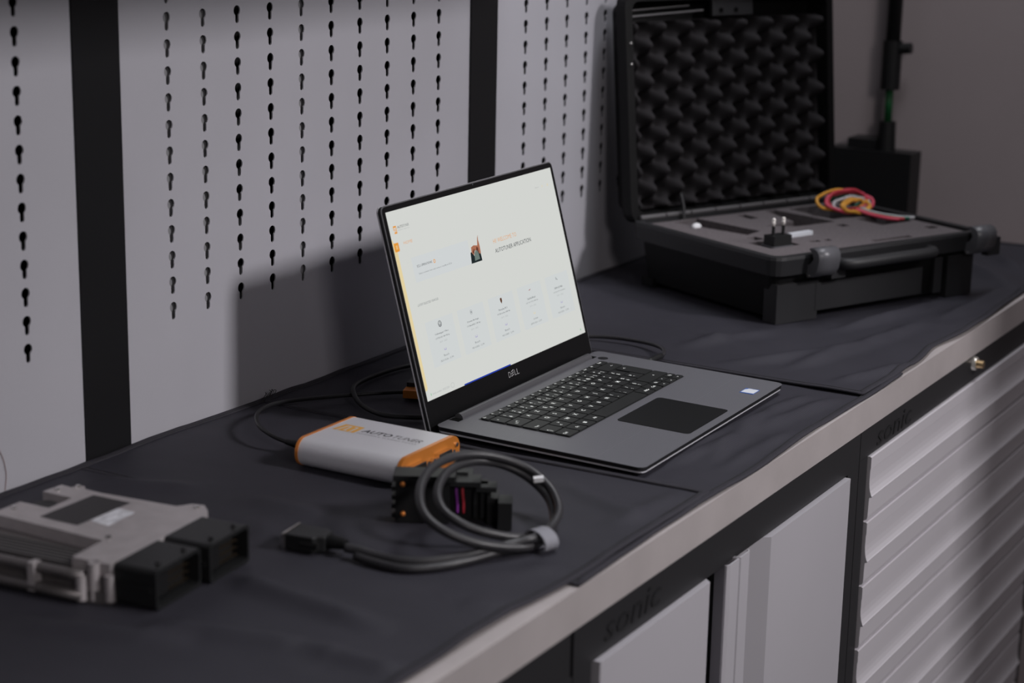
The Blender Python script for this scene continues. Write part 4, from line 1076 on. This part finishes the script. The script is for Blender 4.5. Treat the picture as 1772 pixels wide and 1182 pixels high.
# lid rails at the top and a clip plate with two holes
lo('lid_rail', 'hinge_metal', CYL(bmesh.new(), (0.006, 0.004, 0.268), (0.130, 0.004, 0.2730), 0.0014, None, 8), lid)
lo('lid_rail', 'hinge_metal', CYL(bmesh.new(), (0.006, 0.010, 0.276), (0.110, 0.010, 0.2800), 0.0012, None, 8), lid)
pl = lo('clip_plate', 'case_rim', box(0.148, 0.222, 0.004, 0.012, 0.264, 0.288), lid, bevel=0.0015)
for x in (0.163, 0.190): lo('screw', 'gap_black', CYL(bmesh.new(), (x, 0.0042, 0.272), (x, 0.0030, 0.272), 0.0036, None, 12), pl)
for z in (0.205, 0.233): lo('rivet', 'screw_metal', SPH(bmesh.new(), (-0.001, -0.001, z), 0.0022, 10), lid, smooth=True)
# piano hinge along the rear
for i in range(8):
    x0 = 0.004 + i * (W - 0.008) / 8
    obj('hinge_knuckle', CYL(bmesh.new(), (x0, D + 0.001, Hc + 0.003), (x0 + (W - 0.008) / 8 - 0.002, D + 0.001, Hc + 0.003), 0.0036, None, 10), 'hinge_metal', CS)
# lid stay strap at the left
obj('lid_stay', tube(bmesh.new(), [(0.070, D - 0.012, Hc - 0.010), (0.074, D - 0.006, Hc + 0.012), (0.076, D + 0.004, Hc + 0.030)], 0.0022, 5, 8), 'case_rim', CS)

# ---- things in the case
def inc(x, y): 
    c, s = math.cos(CYAW), math.sin(CYAW); return (CX0 + c * x - s * y, CY0 + s * x + c * y)
FT = 0.0045 + Hc - 0.003
x, y = inc(0.062, 0.066)
PLG = thing('power_plug', 'black two-pin mains plug standing in the case foam', 'plug', (x, y, FT - 0.016), CYAW)
obj('body', box(-0.0150, 0.0150, -0.0100, 0.0100, 0.0, 0.030), 'plastic_dark', PLG, bevel=0.0025)
obj('collar', box(-0.0170, 0.0170, -0.0120, 0.0120, 0.012, 0.0170), 'case_latch', PLG, bevel=0.001)
for s in (-1, 1):
    pn = obj('pin', CYL(bmesh.new(), (s * 0.0085, 0, 0.030), (s * 0.0085, 0, 0.042), 0.0021, None, 12), 'plastic_black', PLG)
    obj('pin_tip', SPH(CYL(bmesh.new(), (s * 0.0085, 0, 0.042), (s * 0.0085, 0, 0.0500), 0.0023, None, 12), (s * 0.0085, 0, 0.0500), 0.0026, 12), 'pin_bright', pn, smooth=True)
x, y = inc(0.133, 0.100)
o = obj('metal_strip', box(-0.020, 0.020, -0.0040, 0.0040, 0.0, 0.0050), 'sticker_white', None, (x, y, FT), (0, 0, CYAW + 0.05), bevel=0.0008)
tag(o, 'light grey metal strip lying on the case foam beside the plug', 'strip')
x, y = inc(0.050, 0.213)
o = obj('white_cap', SPH(bmesh.new(), (0, 0, 0.005), 0.0075, 16), 'label_white', None, (x, y, FT - 0.003), smooth=True)
o.scale = (1.3, 0.8, 0.7)
tag(o, 'small white rounded cap in the foam at the case left edge', 'cap')
bun = thing('wire_bundle', 'bundle of red, yellow and green wires curled in the case', 'wires', (*inc(0.303, 0.182), FT), CYAW)
random.seed(4)
for k, (mm, ph, rx, rz, tl, oy) in enumerate((('wire_yellow', 0.2, 0.046, 0.024, 0.4, 0.010), ('wire_pink', 0.5, 0.040, 0.025, 0.3, 0.004), ('wire_pink', 1.0, 0.043, 0.022, 0.5, 0.000), ('wire_red', 0.7, 0.036, 0.026, 0.2, 0.006),
        ('wire_green', 0.3, 0.030, 0.018, 0.2, 0.012), ('wire_yellow', 0.9, 0.026, 0.016, 0.35, -0.012), ('wire_yellow', 1.3, 0.024, 0.014, 0.4, -0.015), ('wire_white', 0.6, 0.034, 0.017, 0.3, -0.004))):
    pts = []
    for i in range(15):
        a = ph + 2 * PI * i / 14 * 0.94
        pts.append((rx * math.cos(a) - (0.006 if k == 0 else 0), oy + rx * 0.75 * math.sin(a) * tl, 0.006 + rz * (0.5 + 0.5 * math.sin(a)) + 0.001 * math.sin(5 * a + k)))
    obj('wire', tube(bmesh.new(), pts, 0.0024, 6, 8), mm, bun, smooth=True)
for k, mm in enumerate(('wire_pink', 'wire_red', 'wire_green', 'wire_white')):
    obj('wire', tube(bmesh.new(), [(-0.004 + 0.003 * k, -0.016, 0.010), (0.004 + 0.005 * k, -0.035, 0.005), (0.012 + 0.008 * k, -0.060, 0.0028), (0.022 + 0.010 * k, -0.075, 0.0025)], 0.0022, 5, 8), mm, bun, smooth=True)

# ================================================================== OUTLET BOX AND CONDUIT ON THE END WALL
OB = thing('outlet_box', 'black electrical box on the end wall behind the case', 'outlet box', (1.184, 0, 0))
obj('body', box(-0.060, 0.0, 0.078, 0.215, 0.004, 0.128), 'plastic_black', OB, bevel=0.004)
obj('cover', box(-0.066, -0.060, 0.072, 0.221, 0.004, 0.132), 'plastic_black', OB, bevel=0.003)
obj('switch_cover', box(-0.055, -0.010, 0.135, 0.180, 0.132, 0.147), 'plastic_black', OB, bevel=0.004)
obj('cable_gland', CYL(bmesh.new(), (-0.035, 0.1235, 0.128), (-0.035, 0.1240, 0.175), 0.0145, 0.0130, 20), 'plastic_black', OB)
CD = thing('conduit', 'black vertical conduit with a short green cable below it', 'conduit', (1.149, 0.124, 0.0))
obj('green_cable', CYL(bmesh.new(), (0, 0, 0.172), (0, 0, 0.232), 0.0062, None, 14), 'cable_green', CD, smooth=True)
obj('pipe', CYL(bmesh.new(), (0, 0, 0.255), (0, 0, 0.75), 0.0115, None, 18), 'plastic_black', CD, smooth=True)
obj('coupling', CYL(bmesh.new(), (0, 0, 0.225), (0, 0, 0.300), 0.0150, None, 18), 'plastic_black', CD)
obj('coupling_knob', CYL(bmesh.new(), (0, -0.010, 0.288), (0, -0.030, 0.290), 0.0085, None, 12), 'plastic_black', CD)
